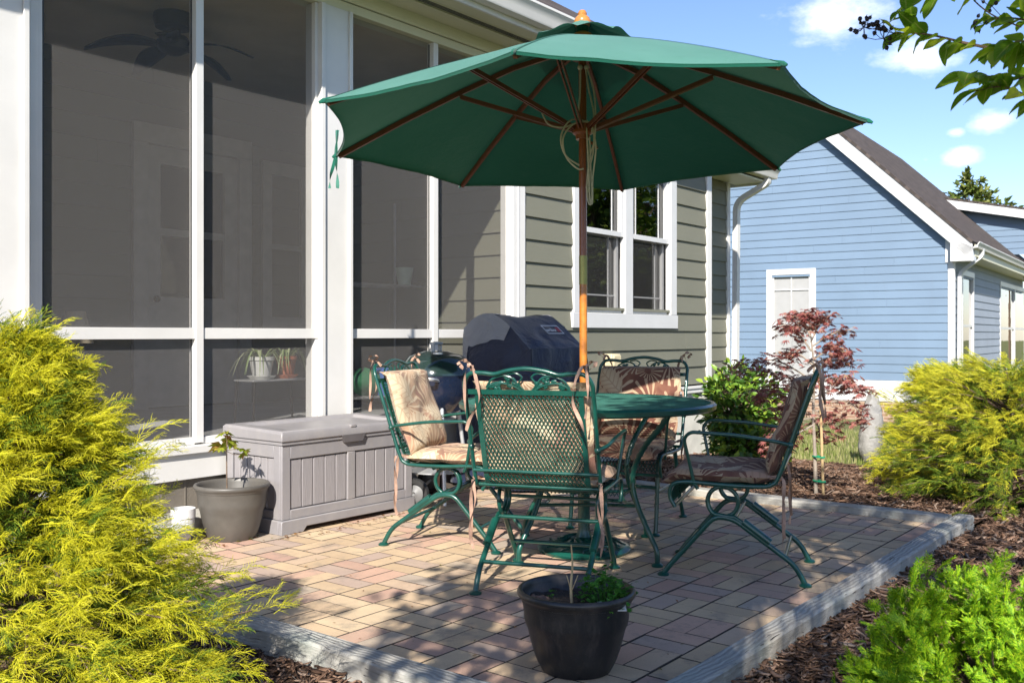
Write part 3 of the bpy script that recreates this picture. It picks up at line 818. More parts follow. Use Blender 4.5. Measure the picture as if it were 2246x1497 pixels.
# ------------------------------------------------------------------ houses
def wb(mb, name, mat, parent, smooth=40, bevel=0):
    """build from world coordinates under a thing (or under one of its parts)"""
    o = mb.build(name, mat, parent, smooth, bevel)
    if parent is not None and parent.type == 'EMPTY': o.matrix_parent_inverse = world_to(parent)
    return o
class Wall:
    """a vertical wall plane: origin, direction along (s), outward normal (n)"""
    def __init__(s, o, along, out):
        s.o = Vector(o); s.a = Vector(along).normalized(); s.n = Vector(out).normalized()
    def p(s, u, n, z): return s.o + s.a*u + s.n*n + Vector((0,0,z - s.o.z))
    def box(s, mb, u0, u1, n0, n1, z0, z1, mi=0):
        a = [s.p(u0,n0,z0), s.p(u1,n0,z0), s.p(u1,n1,z0), s.p(u0,n1,z0)]
        b = [s.p(u0,n0,z1), s.p(u1,n0,z1), s.p(u1,n1,z1), s.p(u0,n1,z1)]
        mb.hexa(a, b, mi)
def siding(mb, W, u0, u1, z0, z1, rev, holes=(), lim=None, proud=.017):
    """lap siding: every course leans out at its lower edge; joints between boards"""
    z = z0; k = 0
    while z < z1 - .005:
        zt = min(z + rev, z1)
        cuts = sorted({z, zt} | {h for H in holes for h in (H[2], H[3]) if z < h < zt})
        for a, b in zip(cuts[:-1], cuts[1:]):
            segs = [(u0, u1)]
            for (h0, h1, hz0, hz1) in holes:
                if hz0 < (a+b)/2 < hz1:
                    ns = []
                    for (p, q) in segs:
                        if h1 <= p or h0 >= q: ns.append((p, q)); continue
                        if p < h0: ns.append((p, h0))
                        if q > h1: ns.append((h1, q))
                    segs = ns
            for (p, q) in segs:
                j = p + ((k*2.37) % 3.0) + .9
                js = [p] + ([j] if p + .3 < j < q - .3 else []) + [q]
                for s0, s1 in zip(js[:-1], js[1:]):
                    off = lambda zz: .004 + proud*(1 - (zz - z)/rev)
                    g = .0012
                    la0, la1, lb0, lb1 = s0+g, s1-g, s0+g, s1-g
                    if lim:
                        (A0, A1), (B0, B1) = lim(a), lim(b)
                        la0, la1, lb0, lb1 = max(la0, A0), min(la1, A1), max(lb0, B0), min(lb1, B1)
                        if la1 <= la0: continue
                        if lb1 <= lb0: lb0 = lb1 = (la0+la1)/2
                    mb.hexa([W.p(la0, -.01, a), W.p(la1, -.01, a), W.p(la1, off(a), a), W.p(la0, off(a), a)],
                            [W.p(lb0, -.01, b), W.p(lb1, -.01, b), W.p(lb1, off(b), b), W.p(lb0, off(b), b)])
        z = zt; k += 1
def sheet(mb, pts, th, uvs=None, mi=0):
    """thick planar slab from 4 points; uv in metres on the top face"""
    P = [Vector(p) for p in pts]; n = (P[1]-P[0]).cross(P[3]-P[0]).normalized()
    b = len(mb.f)
    mb.hexa([p - n*th for p in P], P, mi)
    if uvs:
        u = (P[1]-P[0]); L = u.length; u = u.normalized(); v = n.cross(u)
        for k, f in enumerate(mb.f[b:]):
            c = []
            for i in f:
                q = Vector(mb.v[i]) - P[0]; c.append((q.dot(u), q.dot(v)))
            mb.uv[b+k] = c

YW = 4.55
house = thing('house', 'sage green lap-sided house with a white-framed screened porch and grey shingle roof', 'house', (5.9, YW, 0))
WA = Wall((0, YW, 0), (1,0,0), (0,-1,0))
XL, XR = 2.19, 9.07                 # left edge of the first screen, right corner of the house
# --- sided wall right of the porch
win = (6.56, 8.32, 1.225, 2.95)
mb = MB(); siding(mb, WA, 5.90, 9.0, .54, 3.12, .178, [(win[0]+.05, win[1]-.05, win[2]+.05, win[3]-.05)])
wb(mb, 'siding_wall', M['green_siding'], house, smooth=None)
mb = MB()
WA.box(mb, 8.975, 9.075, -.10, .030, .50, 3.12); mb.box(9.046, YW+.02, .5, 9.076, 5.39, 3.2)
wb(mb, 'corner_board', M['white'], house, bevel=.003)
mb = MB(); WA.box(mb, 5.745, 5.895, -.05, .032, .50, 3.13)
WA.box(mb, 5.800, 5.812, .0325, .040, .52, 3.1)
wb(mb, 'corner_board', M['white'], house, bevel=.003)
mb = MB(); WA.box(mb, 5.6, 9.09, -.06, .045, .455, .497); WA.box(mb, 5.6, 9.10, -.06, .058, .497, .522)
wb(mb, 'water_table', M['white'], house, bevel=.003)
mb = MB(); WA.box(mb, 5.6, 9.06, -.10, .012, -.4, .455); mb.box(8.9, YW+.1, -.6, 9.06, 5.39, .455)
wb(mb, 'foundation', M['foundation_white'], house)
# --- set back wall to the right (mostly in shade)
WB = Wall((0, 5.40, 0), (1,0,0), (0,-1,0))
mb = MB(); siding(mb, WB, 9.08, 11.22, .0, 2.96, .178); wb(mb, 'siding_wall', M['green_siding'], house, smooth=None)
mb = MB(); WB.box(mb, 11.22, 11.30, -.1, .03, -.2, 2.96); mb.box(11.27, 5.44, -.3, 11.302, 9, 3.0)
wb(mb, 'corner_board', M['white'], house, bevel=.003)
mb = MB(); WB.box(mb, 9.08, 11.3, -.1, .0, -.7, -.002); mb.box(11.0, 5.45, -.7, 11.262, 12.0, 3.1); mb.box(9.0, 9.6, .4, 11.2, 9.8, 3.2)
wb(mb, 'foundation', M['found'], house)
# --- double window
wroot = None
mb = MB(); x0, x1, z0, z1 = win; tw = .115
WA.box(mb, x0, x0+tw, -.03, .034, z0, z1); WA.box(mb, x1-tw, x1, -.03, .034, z0, z1)
WA.box(mb, x0, x1, -.03, .040, z1, z1+.15); WA.box(mb, x0-.02, x1+.02, -.03, .036, z0-.13, z0-.0005)
xm = (x0+x1)/2
WA.box(mb, xm-.065, xm+.065, -.03, .031, z0, z1)
wframe = wb(mb, 'window', M['white2'], house, bevel=.004)
zmid = 1.93
for (a, b) in ((x0+tw, xm-.065), (xm+.065, x1-tw)):
    mb = MB(); fw = .038
    # outer jamb lining, upper sash forward, lower sash behind
    for (s0, s1, n0, n1) in ((zmid-.02, z1, -.045, .012), (z0, zmid+.02, -.085, -.046)):
        WA.box(mb, a+.001, a+fw, n0, n1, s0, s1); WA.box(mb, b-fw, b-.001, n0, n1, s0, s1)
        WA.box(mb, a+fw, b-fw, n0, n1, s0, s0+.045); WA.box(mb, a+fw, b-fw, n0, n1, s1-.045, s1)
    WA.box(mb, a+.002, a+.016, -.13, -.0455, z0, z1); WA.box(mb, b-.016, b-.002, -.13, -.0455, z0, z1)
    WA.box(mb, a+fw, b-fw, -.044, .006, z0, z0+.03)
    wb(mb, 'sash', M['white2'], wframe, bevel=.002)
    mb = MB()   # thin grilles near the edges (prairie pattern)
    for gx in (a+fw+.10, b-fw-.10):
        WA.box(mb, gx-.006, gx+.006, -.036, -.026, zmid+.025, z1-.045); WA.box(mb, gx-.006, gx+.006, -.078, -.066, z0+.045, zmid-.025)
    WA.box(mb, a+fw, b-fw, -.0785, -.0655, z0+.155, z0+.168); WA.box(mb, a+fw, b-fw, -.0365, -.0255, z1-.17, z1-.158)
    wb(mb, 'grille', M['white2'], wframe)
    mb = MB()
    mb.quad(WA.p(a+fw,-.031,zmid), WA.p(b-fw,-.031,zmid), WA.p(b-fw,-.031,z1-.04), WA.p(a+fw,-.031,z1-.04))
    mb.quad(WA.p(a+fw,-.072,z0+.03), WA.p(b-fw,-.072,z0+.03), WA.p(b-fw,-.072,zmid), WA.p(a+fw,-.072,zmid))
    wb(mb, 'pane', M['glass'], wframe)
    mb = MB(); mb.quad(WA.p(a+fw*.6,-.012,z0+.031), WA.p(b-fw*.6,-.012,z0+.031), WA.p(b-fw*.6,-.012,zmid-.021), WA.p(a+fw*.6,-.012,zmid-.021))
    wb(mb, 'insect_screen', M['screen_fine'], wframe)
# dark room behind the window: walls, floor, ceiling and a pendant lamp far inside
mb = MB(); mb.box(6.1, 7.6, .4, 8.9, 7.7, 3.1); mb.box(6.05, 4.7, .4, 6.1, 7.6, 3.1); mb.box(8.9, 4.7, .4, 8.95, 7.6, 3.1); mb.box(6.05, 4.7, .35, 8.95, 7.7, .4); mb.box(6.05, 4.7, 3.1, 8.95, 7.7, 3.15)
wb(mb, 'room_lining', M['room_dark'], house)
mb = MB()
for dx in (0, .22): mb.lathe([(.02,.12),(.03,.1),(.085,0)], (8.35+dx, 6.3, 1.62), 12)
wb(mb, 'lamp_shade', simple('amber_glass', (.55,.40,.20), .3), house)
# --- porch: posts, rails, screens
def post(a, b, n1=.03, z0=.448, z1=3.06):
    mb = MB(); WA.box(mb, a, b, -.11, n1, z0, z1)
    WA.box(mb, a-.002, a+.028, n1, n1+.016, z0, z1-.001); WA.box(mb, b-.026, b+.001, n1, n1+.016, z0, z1-.001)
    return wb(mb, 'porch_post', M['white'], house, bevel=.003)
post(1.90, 2.10); post(3.85, 4.10)
mb = MB(); WA.box(mb, 1.3, 1.88, -.08, .008, .448, 3.06); wb(mb, 'corner_board', M['white'], house, bevel=.003)
mb = MB(); WA.box(mb, 2.102, 2.19, -.11, -.02, .44, 3.06); WA.box(mb, 2.125, 2.16, -.0195, -.006, .44, 3.06)
wb(mb, 'jamb', M['white'], house, bevel=.002)
for (a, b) in ((2.19, 3.85), (4.10, 5.745)):
    m = (a+b)/2 + (0 if a < 3 else -.03)
    mb = MB()
    WA.box(mb, m-.024, m+.024, -.045, .018, .455, 3.06)                        # mullion
    WA.box(mb, a, m-.024, -.040, .010, 1.015, 1.075); WA.box(mb, m+.024, b, -.040, .010, 1.015, 1.075)
    WA.box(mb, a, m-.024, -.042, .008, .447, .485); WA.box(mb, m+.024, b, -.042, .008, .447, .485)
    WA.box(mb, b-.020, b-.0005, -.08, .006, .486, 3.06)
    fr = wb(mb, 'screen_frame', M['white'], house, bevel=.002)
    for (s0, s1) in ((a, m-.02), (m+.02, b-.018)):
        for (q0, q1) in ((.48, 1.02), (1.07, 3.06)):
            mb = MB(); mb.grid(lambda u, v: WA.p(s0+(s1-s0)*u, -.028 - .004*math.sin(PI*u)*math.sin(PI*v), q0+(q1-q0)*v), 6, 8)
            wb(mb, 'screen', M['screen'], fr)
    # black spline along the screen edge
    mb = MB()
    for e in (a+.004, m-.026):
        WA.box(mb, e-.003, e+.003, -.026, -.020, .486, 3.05)
    wb(mb, 'screen_spline', M['dark_line'], fr)
mb = MB()
WA.box(mb, 1.3, 5.745, -.2, .060, .405, .446); WA.box(mb, 1.3, 5.744, -.2, .036, .268, .4045)
wb(mb, 'porch_sill', M['white'], house, bevel=.003)
mb = MB(); WA.box(mb, 1.0, 5.6, -.2, .0, -.2, .269); WA.box(mb, 2.935, 2.945, 0, .004, .08, .268); wb(mb, 'foundation', M['found'], house)
mb = MB(); WA.box(mb, 1.0, 3.12, -.0, .22, -.2, .10); wb(mb, 'concrete_ledge', M['concrete'], house, bevel=.01)
# --- eaves: frieze, soffit with vent strip, gutter, roof
RX0, RX1, YE, PITCH = .2, 9.42, 4.10, .62
mb = MB()
WA.box(mb, RX0+.3, 9.05, -.12, .022, 3.061, 3.118); WA.box(mb, RX0+.3, 9.05, -.12, .034, 3.122, 3.21)
wb(mb, 'frieze_board', M['cream'], house, bevel=.003)
mb = MB()
mb.box(RX0, YE+.02, 3.205, RX1, YE+.16, 3.225); mb.box(RX0, YE+.245, 3.205, RX1, YW-.036, 3.225); mb.box(RX0, YE+.162, 3.212, RX1, YE+.243, 3.225)
for yy in (YE+.16, YE+.243): mb.box(RX0, yy-.004, 3.200, RX1, yy+.004, 3.2045)
sf = wb(mb, 'soffit', M['cream'], house)
mb = MB()
for q in range(4):
    for k in range(330):
        x = 3.6 + k*.012
        mb.box(x, YE+.172+q*.017, 3.2085, x+.006, YE+.181+q*.017, 3.2118)
wb(mb, 'vent_holes', M['dark_line'], sf, smooth=None)
def gutter(mb, x0, x1, y, z):
    prof = [(0,0),(-.075,0),(-.082,.012),(-.085,.05),(-.105,.085),(-.12,.105),(-.12,.122),(-.112,.122),(-.11,.11),(-.07,.06),(-.068,.02),(0,.02)]
    n = len(prof); vs = [(x0, y+p[0], z+p[1]) for p in prof] + [(x1, y+p[0], z+p[1]) for p in prof]
    fs = [tuple(range(n)), tuple(range(n, 2*n))[::-1]] + [(i, n+i, n+(i+1)%n, (i+1)%n) for i in range(n)]
    mb.add(vs, fs)
mb = MB(); gutter(mb, RX0, RX1, YE-.002, 3.23); wb(mb, 'gutter', M['white'], house, smooth=30)
mb = MB(); mb.box(RX0, YE, 3.19, RX1, YE+.018, 3.36); wb(mb, 'fascia', M['white'], house)
mb = MB()
def roofplane(mb, x0, x1, y0, y1, z0, pitch, th=.05):
    sheet(mb, [(x0,y0,z0),(x1,y0,z0),(x1,y1,z0+(y1-y0)*pitch),(x0,y1,z0+(y1-y0)*pitch)], th, True)
roofplane(mb, RX0, RX1, YE-.03, 11.5, 3.385, PITCH)
rf = wb(mb, 'roof', M['shingle'], house, smooth=None)
mb = MB()   # drip edge and rake board
mb.box(RX0, YE-.035, 3.325, RX1, YE-.022, 3.385)
L = Vector((0, 7.4, 7.4*PITCH))
mb.prism([(RX1-.03, YE, 3.19),(RX1-.005, YE, 3.19),(RX1-.005, YE, 3.35),(RX1-.03, YE, 3.35)], L)
wb(mb, 'rake_board', M['white'], rf)
# gable end wall of the roof and the lower eave of the set back part
mb = MB(); mb.prism([(9.0, YW, 3.2),(9.0, 11.5, 3.2),(9.0, 11.5, 3.2+6.9*PITCH),(9.0, YW, 3.42)], (.06,0,0)); wb(mb, 'gable_wall', M['green_siding'], house)
mb = MB(); mb.box(9.08, 4.95, 2.97, 11.55, 5.40, 2.99); wb(mb, 'soffit', M['cream'], house)
mb = MB(); gutter(mb, 9.08, 11.6, 4.95, 3.0); wb(mb, 'gutter', M['white'], house, smooth=30)
mb = MB(); mb.box(9.08, 4.95, 2.95, 11.6, 4.97, 3.10); mb.box(11.55, 4.97, 2.95, 11.6, 9.0, 3.10); wb(mb, 'fascia', M['cream'], house)
mb = MB(); roofplane(mb, 9.08, 11.62, 4.93, 9.5, 3.12, .45); wb(mb, 'roof', M['shingle'], house, smooth=None)
def rect_tube(mb, pts, w, d):
    pts = [Vector(p) for p in pts]; m = len(pts); vs = []
    for i, p in enumerate(pts):
        t = (pts[min(i+1,m-1)] - pts[max(i-1,0)]).normalized()
        side = Vector((1,0,0)) if abs(t.x) < .8 else Vector((0,1,0))
        side = (side - t*side.dot(t)).normalized(); up = t.cross(side)
        for a, b in ((-1,-1),(1,-1),(1,1),(-1,1)): vs.append(p + side*(a*w/2) + up*(b*d/2))
    fs = [(0,1,2,3),(4*m-1,4*m-2,4*m-3,4*m-4)]
    for i in range(m-1):
        for k in range(4): fs.append((i*4+k, i*4+(k+1)%4, (i+1)*4+(k+1)%4, (i+1)*4+k))
    mb.add(vs, fs)
mb = MB(); rect_tube(mb, fillet([(11.40,4.92,3.02),(11.40,4.92,2.93),(11.33,5.30,2.72),(11.33,5.32,.1),(11.33,5.1,-.2)], .12), .085, .065)
wb(mb, 'downspout', M['white'], house, smooth=50)
# --- inside the porch
mb = MB(); mb.box(.9, 4.66, .35, 5.95, 7.3, .425); wb(mb, 'porch_floor', M['porch_floor'], house)
mb = MB(); mb.box(.9, 4.67, 3.22, 6.0, 7.3, 3.26); wb(mb, 'porch_ceiling', M['porch_ceiling'], house)
WP = Wall((0, 7.2, 0), (1,0,0), (0,-1,0)); mb = MB(); siding(mb, WP, .9, 5.95, .43, 3.22, .178, [(4.25, 5.2, .43, 2.62)]); wb(mb, 'porch_back_wall', M['shaded_porch_siding'], house, smooth=None)
WS = Wall((5.95, 4.68, 0), (0,1,0), (-1,0,0)); mb = MB(); siding(mb, WS, 0, 2.5, .43, 3.22, .178); wb(mb, 'porch_side_wall', M['green_siding'], house, smooth=None)
mb = MB(); mb.box(.85, 4.66, .3, .9, 7.3, 3.25); mb.box(.85, 7.24, .3, 6.0, 7.3, 3.25); mb.box(5.955, 4.66, .3, 6.0, 7.3, 3.25); wb(mb, 'porch_shell', M['porch_wall'], house)
mb = MB()   # glazed door with white trim
WP.box(mb, 4.16, 4.29, 0, .045, .43, 2.60); WP.box(mb, 5.17, 5.30, 0, .045, .43, 2.60); WP.box(mb, 4.16, 5.30, 0, .047, 2.601, 2.76)
door = wb(mb, 'door', M['shaded_porch_trim'], house, bevel=.003)
mb = MB(); WP.box(mb, 4.291, 4.42, -.04, .01, .44, 2.595); WP.box(mb, 5.04, 5.169, -.04, .01, .44, 2.595); WP.box(mb, 4.42, 5.04, -.04, .01, .44, 1.35); WP.box(mb, 4.42, 5.04, -.04, .01, 2.45, 2.595); WP.box(mb, 4.42, 5.04, -.03, .005, 1.86, 1.92)
wb(mb, 'door_leaf', M['shaded_porch_trim'], door)
mb = MB(); mb.quad(WP.p(4.42,-.02,1.35), WP.p(5.04,-.02,1.35), WP.p(5.04,-.02,2.45), WP.p(4.42,-.02,2.45)); wb(mb, 'pane', M['glass'], door)
mb = MB(); mb.box(4.25, 7.232, .44, 5.2, 7.236, 2.6); wb(mb, 'door_backing', M['room_dark'], door)
mb = MB(); mb.ball(WP.p(4.36,.05,1.33), .03); mb.tube([WP.p(4.36,.0,1.33), WP.p(4.36,.05,1.33)], .012); wb(mb, 'door_knob', M['bronze'], door)
mb = MB()   # small window further along the back wall
WP.box(mb, 5.42, 5.52, .02, .05, 1.2, 2.5); WP.box(mb, 5.86, 5.94, .02, .05, 1.2, 2.5); WP.box(mb, 5.42, 5.94, .02, .051, 2.501, 2.62); WP.box(mb, 5.42, 5.94, .02, .051, 1.08, 1.199); WP.box(mb, 5.52, 5.86, .02, .04, 1.82, 1.87)
wb(mb, 'window', M['shaded_porch_trim'], house)
# outlet box on the green wall
mb = MB(); WA.box(mb, 7.06, 7.20, .0, .085, .70, .87); WA.box(mb, 7.07, 7.19, .085, .10, .71, .86)
o = wb(mb, 'outlet_cover', M['outlet'], house, bevel=.012)

# ------------------------------------------------------------------ things inside the porch
fan = thing('ceiling_fan', 'dark five-blade ceiling fan hanging inside the screened porch', 'ceiling fan', (3.70, 5.86, 3.218))
mb = MB(); mb.lathe([(.0,0),(.13,0),(.135,-.03),(.12,-.09),(.05,-.10),(.045,-.14),(.09,-.15),(.115,-.19),(.10,-.24),(.05,-.27),(.0,-.275)], (0,0,0), 24); mb.build('motor', M['bronze'], fan)
for k in range(5):
    a = R(72*k + 14); ca, sa = math.cos(a), math.sin(a)
    mb = MB(); n = 8
    def bl(u, v):
        r = .10 + .46*u; wv = (.035 + .035*math.sin(PI*min(1, u*1.1)))*(2*v-1)
        if u > .93: wv *= .6
        z = -.21 + .02*math.sin(u*3) - .10*u*u + wv*.22
        return (r*ca - wv*sa, r*sa + wv*ca, z)
    mb.grid(bl, 10, 3); o = mb.build('blade', M['dark_wood'], fan)
    so_ = o.modifiers.new('th', 'SOLIDIFY'); so_.thickness = .008
    mb = MB(); mb.tube([(.09*ca,.09*sa,-.20),(.16*ca,.16*sa,-.205),(.2*ca,.2*sa,-.21)], .012); mb.build('blade_iron', M['bronze'], o)
def spider(name, base, h, spread, n, label, potcol, rp, hp):
    t = thing('potted_spider_plant', label, 'potted plant', base, 0, 'spider plants on the porch stand')
    mb = MB(); mb.lathe([(0,.02),(rp*.66,.02),(rp*.66,0),(rp*.72,0),(rp*.95,hp*.8),(rp*1.05,hp*.82),(rp*1.05,hp),(rp*.92,hp),(rp*.9,hp*.9),(0,hp*.9)], (0,0,.022), 24)
    mb.build('pot', potcol, t)
    mb = MB(); mb.lathe([(0,0),(rp*.9,0),(rp*1.15,.022),(rp*1.08,.024),(rp*.85,.006),(0,.006)], (0,0,.0), 20); mb.build('saucer', potcol, t)
    mb = MB()
    for k in range(n):
        a = rnd.uniform(0, 2*PI); L = rnd.uniform(.5, 1)*spread; up = rnd.uniform(.5, 1)*h
        pts = []
        for i in range(8):
            s = i/7; r = .02 + L*s; z = hp*.9 + up*math.sin(s*2.4)*(1-.2*s) - .75*L*s**3
            wd = .008*(1-s)**.6 + .001
            d = Vector((-math.sin(a), math.cos(a), 0))*wd; p = Vector((r*math.cos(a), r*math.sin(a), z))
            pts += [p-d, p+d]
        mb.add(pts, [(2*i, 2*i+1, 2*i+3, 2*i+2) for i in range(7)])
    mb.build('leaves', M['spider_leaf'], t)
    return t
pstand = at_y(600, 830, 5.36)
st = thing('plant_stand', 'low black metal stand holding two potted plants in the porch', 'plant stand', (pstand.x, pstand.y, .425))
mb = MB(); HZ = pstand.z - .425
mb.box(-.25,-.11,HZ-.012,.25,.11,HZ); mb.build('tray', M['wire'], st, bevel=.004)
for sx in (-.23,.23):
    for sy in (-.1,.1):
        mb = MB(); mb.tube([(sx,sy,HZ-.012),(sx*1.05,sy,0)], .006, 6); mb.build('leg', M['bronze'], st)
spider('a', (pstand.x-.10, pstand.y-.0, pstand.z+.001), .13, .22, 26, 'spider plant in a pale ceramic bowl on the porch stand', M['glaze'], .085, .13)
spider('b', (pstand.x+.12, pstand.y+.02, pstand.z+.001), .14, .22, 26, 'spider plant in a terracotta pot on the porch stand', M['terracotta'], .075, .13)
sh = thing('wire_shelf', 'tall wire shelving unit inside the porch behind the right-hand screens', 'shelf', (5.45, 5.75, .425))
for zz in (.12, .62, 1.02):
    mb = MB()
    for k in range(15): mb.tube([(-.42+k*.06,-.2,zz),(-.42+k*.06,.2,zz)], .003, 4)
    for yy in (-.2, 0, .2): mb.tube([(-.45,yy,zz-.006),(.45,yy,zz-.006)], .004, 5)
    mb.build('shelf_rack', M['wire'], sh)
for sx in (-.45,.45):
    for sy in (-.2,.2):
        mb = MB(); mb.tube([(sx,sy,0),(sx,sy,1.75)], .010, 8); mb.build('pole', M['wire'], sh)
gp = at_y(887, 655, 5.72)
mb = MB(); mb.lathe([(0,0),(.05,0),(.075,.13),(.08,.15),(.07,.15),(.066,.13),(0,.12)], (gp.x, gp.y, .425+1.026), 20)
tag(mb.build('flower_pot', M['celadon']), 'pale green flower pot on top of the wire shelf in the porch', 'flower pot')
gb = at_y(800, 862, 5.7)
mb = MB(); mb.grid(lambda u, v: (gb.x + (.16+.03*math.sin(u*25))*math.cos(2*PI*u)*math.sin(PI*v), gb.y + .12*math.sin(2*PI*u)*math.sin(PI*v), .550 + .11 - .10*math.cos(PI*v) + .015*math.sin(u*19+v*7)), 20, 8, closeu=True)
tag(mb.build('plastic_sack', M['greenbag']), 'green plastic sack lying on the lowest porch shelf', 'sack')
bb = at_y(848, 850, 5.6)
wcn = thing('watering_can', 'blue plastic watering can on the porch shelf', 'watering can', (bb.x, bb.y, .550))
mb = MB(); mb.lathe([(0,0),(.075,0),(.08,.02),(.07,.2),(.05,.22),(0,.22)], (0,0,0), 18); mb.build('body', M['bluebag'], wcn)
mb = MB(); mb.tube([(.06,0,.06),(.14,0,.14),(.2,0,.25)], [.02,.016,.012]); mb.build('spout', M['bluebag'], wcn)
mb = MB(); mb.tube(smoothpath([(-.05,0,.21),(-.12,0,.2),(-.13,0,.1),(-.07,0,.05)]), .01); mb.build('handle', M['bluebag'], wcn)
lm = at_y(165, 705, 5.9)
lp = thing('table_lamp', 'dim lamp with a tapered shade inside the left of the porch', 'lamp', (lm.x, lm.y, .425))
mb = MB(); mb.lathe([(.11,.0),(.06,.20)], (0,0,.56), 20); o = mb.build('lamp_shade', M['lampshade'], lp)
mb = MB(); mb.lathe([(0,0),(.13,0),(.13,.02),(.02,.03),(.015,.58),(.03,.6),(0,.62)], (0,0,0), 16); mb.build('lamp_base', M['bronze'], lp)

# ------------------------------------------------------------------ the blue house next door
BR = R(3.57)
bc = Vector((21.5, 5.17, 0)); bz = gz(21.5)
bdx = Vector((math.cos(BR), math.sin(BR), 0)); bdy = Vector((-math.sin(BR), math.cos(BR), 0))
blue = thing('house', 'blue lap-sided house with a white-trimmed steep gable and brown shingle roof', 'house', (bc.x, bc.y, bz), BR)
WG = Wall((bc.x, bc.y, 0), bdy, -bdx)         # gable wall, s runs to the left in view
WSd = Wall((bc.x, bc.y, 0), bdx, -bdy)        # side wall running away to the right
EZ, GW, GP = 3.12, 7.4, .96                  # wall height at the eave, gable width, pitch
top = lambda s: EZ + GP*min(s, GW-s)
def glim(z):
    if z <= EZ: return (0.02, GW)
    k = (z-EZ)/GP; return (k+.02, GW-k)
bw = (at_y(1682, 700, 0.0001) if False else None)
def on_gable(px, py):
    r = ray(px, py); n = -bdx; k = (bc - Vector((0,0,CAMZ))).dot(Vector((n.x,n.y,0)))/ (r.x*n.x + r.y*n.y)
    p = Vector((r.x*k, r.y*k, CAMZ + r.z*k)); return (p - bc).dot(bdy), p.z
s1, zt = on_gable(1682, 604); s0, zb = on_gable(1790, 850)
zb = -.15
mb = MB(); siding(mb, WG, 0.10, GW, .04, 7.5, .178, [(s0+.05, s1-.05, zb+.05, zt-.05)], glim); wb(mb, 'siding_wall', M['blue_siding'], blue, smooth=None)
def on_side(px, py, off=0.0):
    r = ray(px, py); n = -bdy; A = bc + n*off; k = A.dot(n)/(r.x*n.x + r.y*n.y)
    p = Vector((r.x*k, r.y*k, 0)); return (p - bc).dot(bdx), CAMZ + r.z*k
ua, w1t = on_side(2108, 603); ub, _q = on_side(2134, 700); _q, w1b = on_side(2120, 822); uc, _q = on_side(2192, 640); ud = on_side(2275, 640)[0]
mb = MB(); siding(mb, WSd, .10, 11, .04, EZ, .178, [(ua+.05, ub-.05, w1b+.05, w1t-.05), (uc+.05, ud-.05, w1b, w1t-.05)]); wb(mb, 'siding_wall', M['grey_siding'], blue, smooth=None)
mb = MB()
WG.box(mb, -.022, .10, -.1, .028, -.35, 2.85); WSd.box(mb, -.005, .10, -.1, .024, -.35, 2.85)
wb(mb, 'corner_board', M['white2'], blue)
mb = MB(); WG.box(mb, -.02, GW, -.1, .032, -.42, .035); WSd.box(mb, -.03, 11, -.1, .03, -.42, .034); wb(mb, 'skirt_board', M['white2'], blue)
mb = MB(); b0 = len(mb.f); q = [WG.p(-.01,.01,-1.2), WG.p(GW,.01,-1.2), WG.p(GW,.01,-.42), WG.p(-.01,.01,-.42)]; sheet(mb, [q[1],q[0],q[3],q[2]], .1, True)
q = [WSd.p(0,.01,-1.6), WSd.p(11,.01,-1.6), WSd.p(11,.01,-.42), WSd.p(0,.01,-.42)]; sheet(mb, q, .1, True)
wb(mb, 'brick_base', M['brick'], blue)
mb = MB(); tw = .13     # gable window: casing, sashes with grille, pale blind
WG.box(mb, s0, s0+tw, -.03, .03, zb, zt); WG.box(mb, s1-tw, s1, -.03, .03, zb, zt); WG.box(mb, s0, s1, -.03, .033, zt, zt+.13); WG.box(mb, s0, s1, -.03, .033, zb-.12, zb)
zm_ = (zb+zt)/2 + .12
gw_ = wb(mb, 'window', M['white2'], blue)
mb = MB(); a, b = s0+tw, s1-tw
for (q0, q1, n0) in ((zm_-.02, zt, -.02), (zb, zm_+.02, -.05)):
    WG.box(mb, a, a+.04, n0-.02, n0+.015, q0, q1); WG.box(mb, b-.04, b, n0-.02, n0+.015, q0, q1); WG.box(mb, a+.04, b-.04, n0-.02, n0+.015, q0, q0+.05); WG.box(mb, a+.04, b-.04, n0-.02, n0+.015, q1-.05, q1)
WG.box(mb, (a+b)/2-.012, (a+b)/2+.012, -.035, -.012, zm_+.03, zt-.05); WG.box(mb, (a+b)/2-.012, (a+b)/2+.012, -.062, -.045, zb+.05, zm_-.02); WG.box(mb, a+.04, b-.04, -.034, -.014, zt-.36, zt-.34)
wb(mb, 'sash', M['white2'], gw_)
mb = MB(); mb.quad(WG.p(a,-.045,zb), WG.p(b,-.045,zb), WG.p(b,-.045,zt), WG.p(a,-.045,zt)); wb(mb, 'blind', M['blind'], gw_)
# roof: two planes, rake boards with returns, gutter, downspout
OH, OE = .24, .42      # overhang at the rake and at the eave
def rp(u, s, dz=0):    # u along the ridge from the gable, s from the eave line (right) across
    q = bc + bdx*u + bdy*s; return Vector((q.x, q.y, top(s) + .24 + dz))
mb = MB(); LN = 12
sheet(mb, [rp(-OH,-OE), rp(LN,-OE), rp(LN,GW/2), rp(-OH,GW/2)], .06, True)
sheet(mb, [rp(LN,GW+OE), rp(-OH,GW+OE), rp(-OH,GW/2), rp(LN,GW/2)], .06, True)
br_ = wb(mb, 'roof', M['shingle'], blue, smooth=None)
mb = MB()
def rake(sa, sb, dz0, dz1, u0, u1):
    a = [rp(u0,sa,dz0), rp(u1,sa,dz0), rp(u1,sa,dz1), rp(u0,sa,dz1)]; b = [rp(u0,sb,dz0), rp(u1,sb,dz0), rp(u1,sb,dz1), rp(u0,sb,dz1)]
    mb.hexa(a, b)
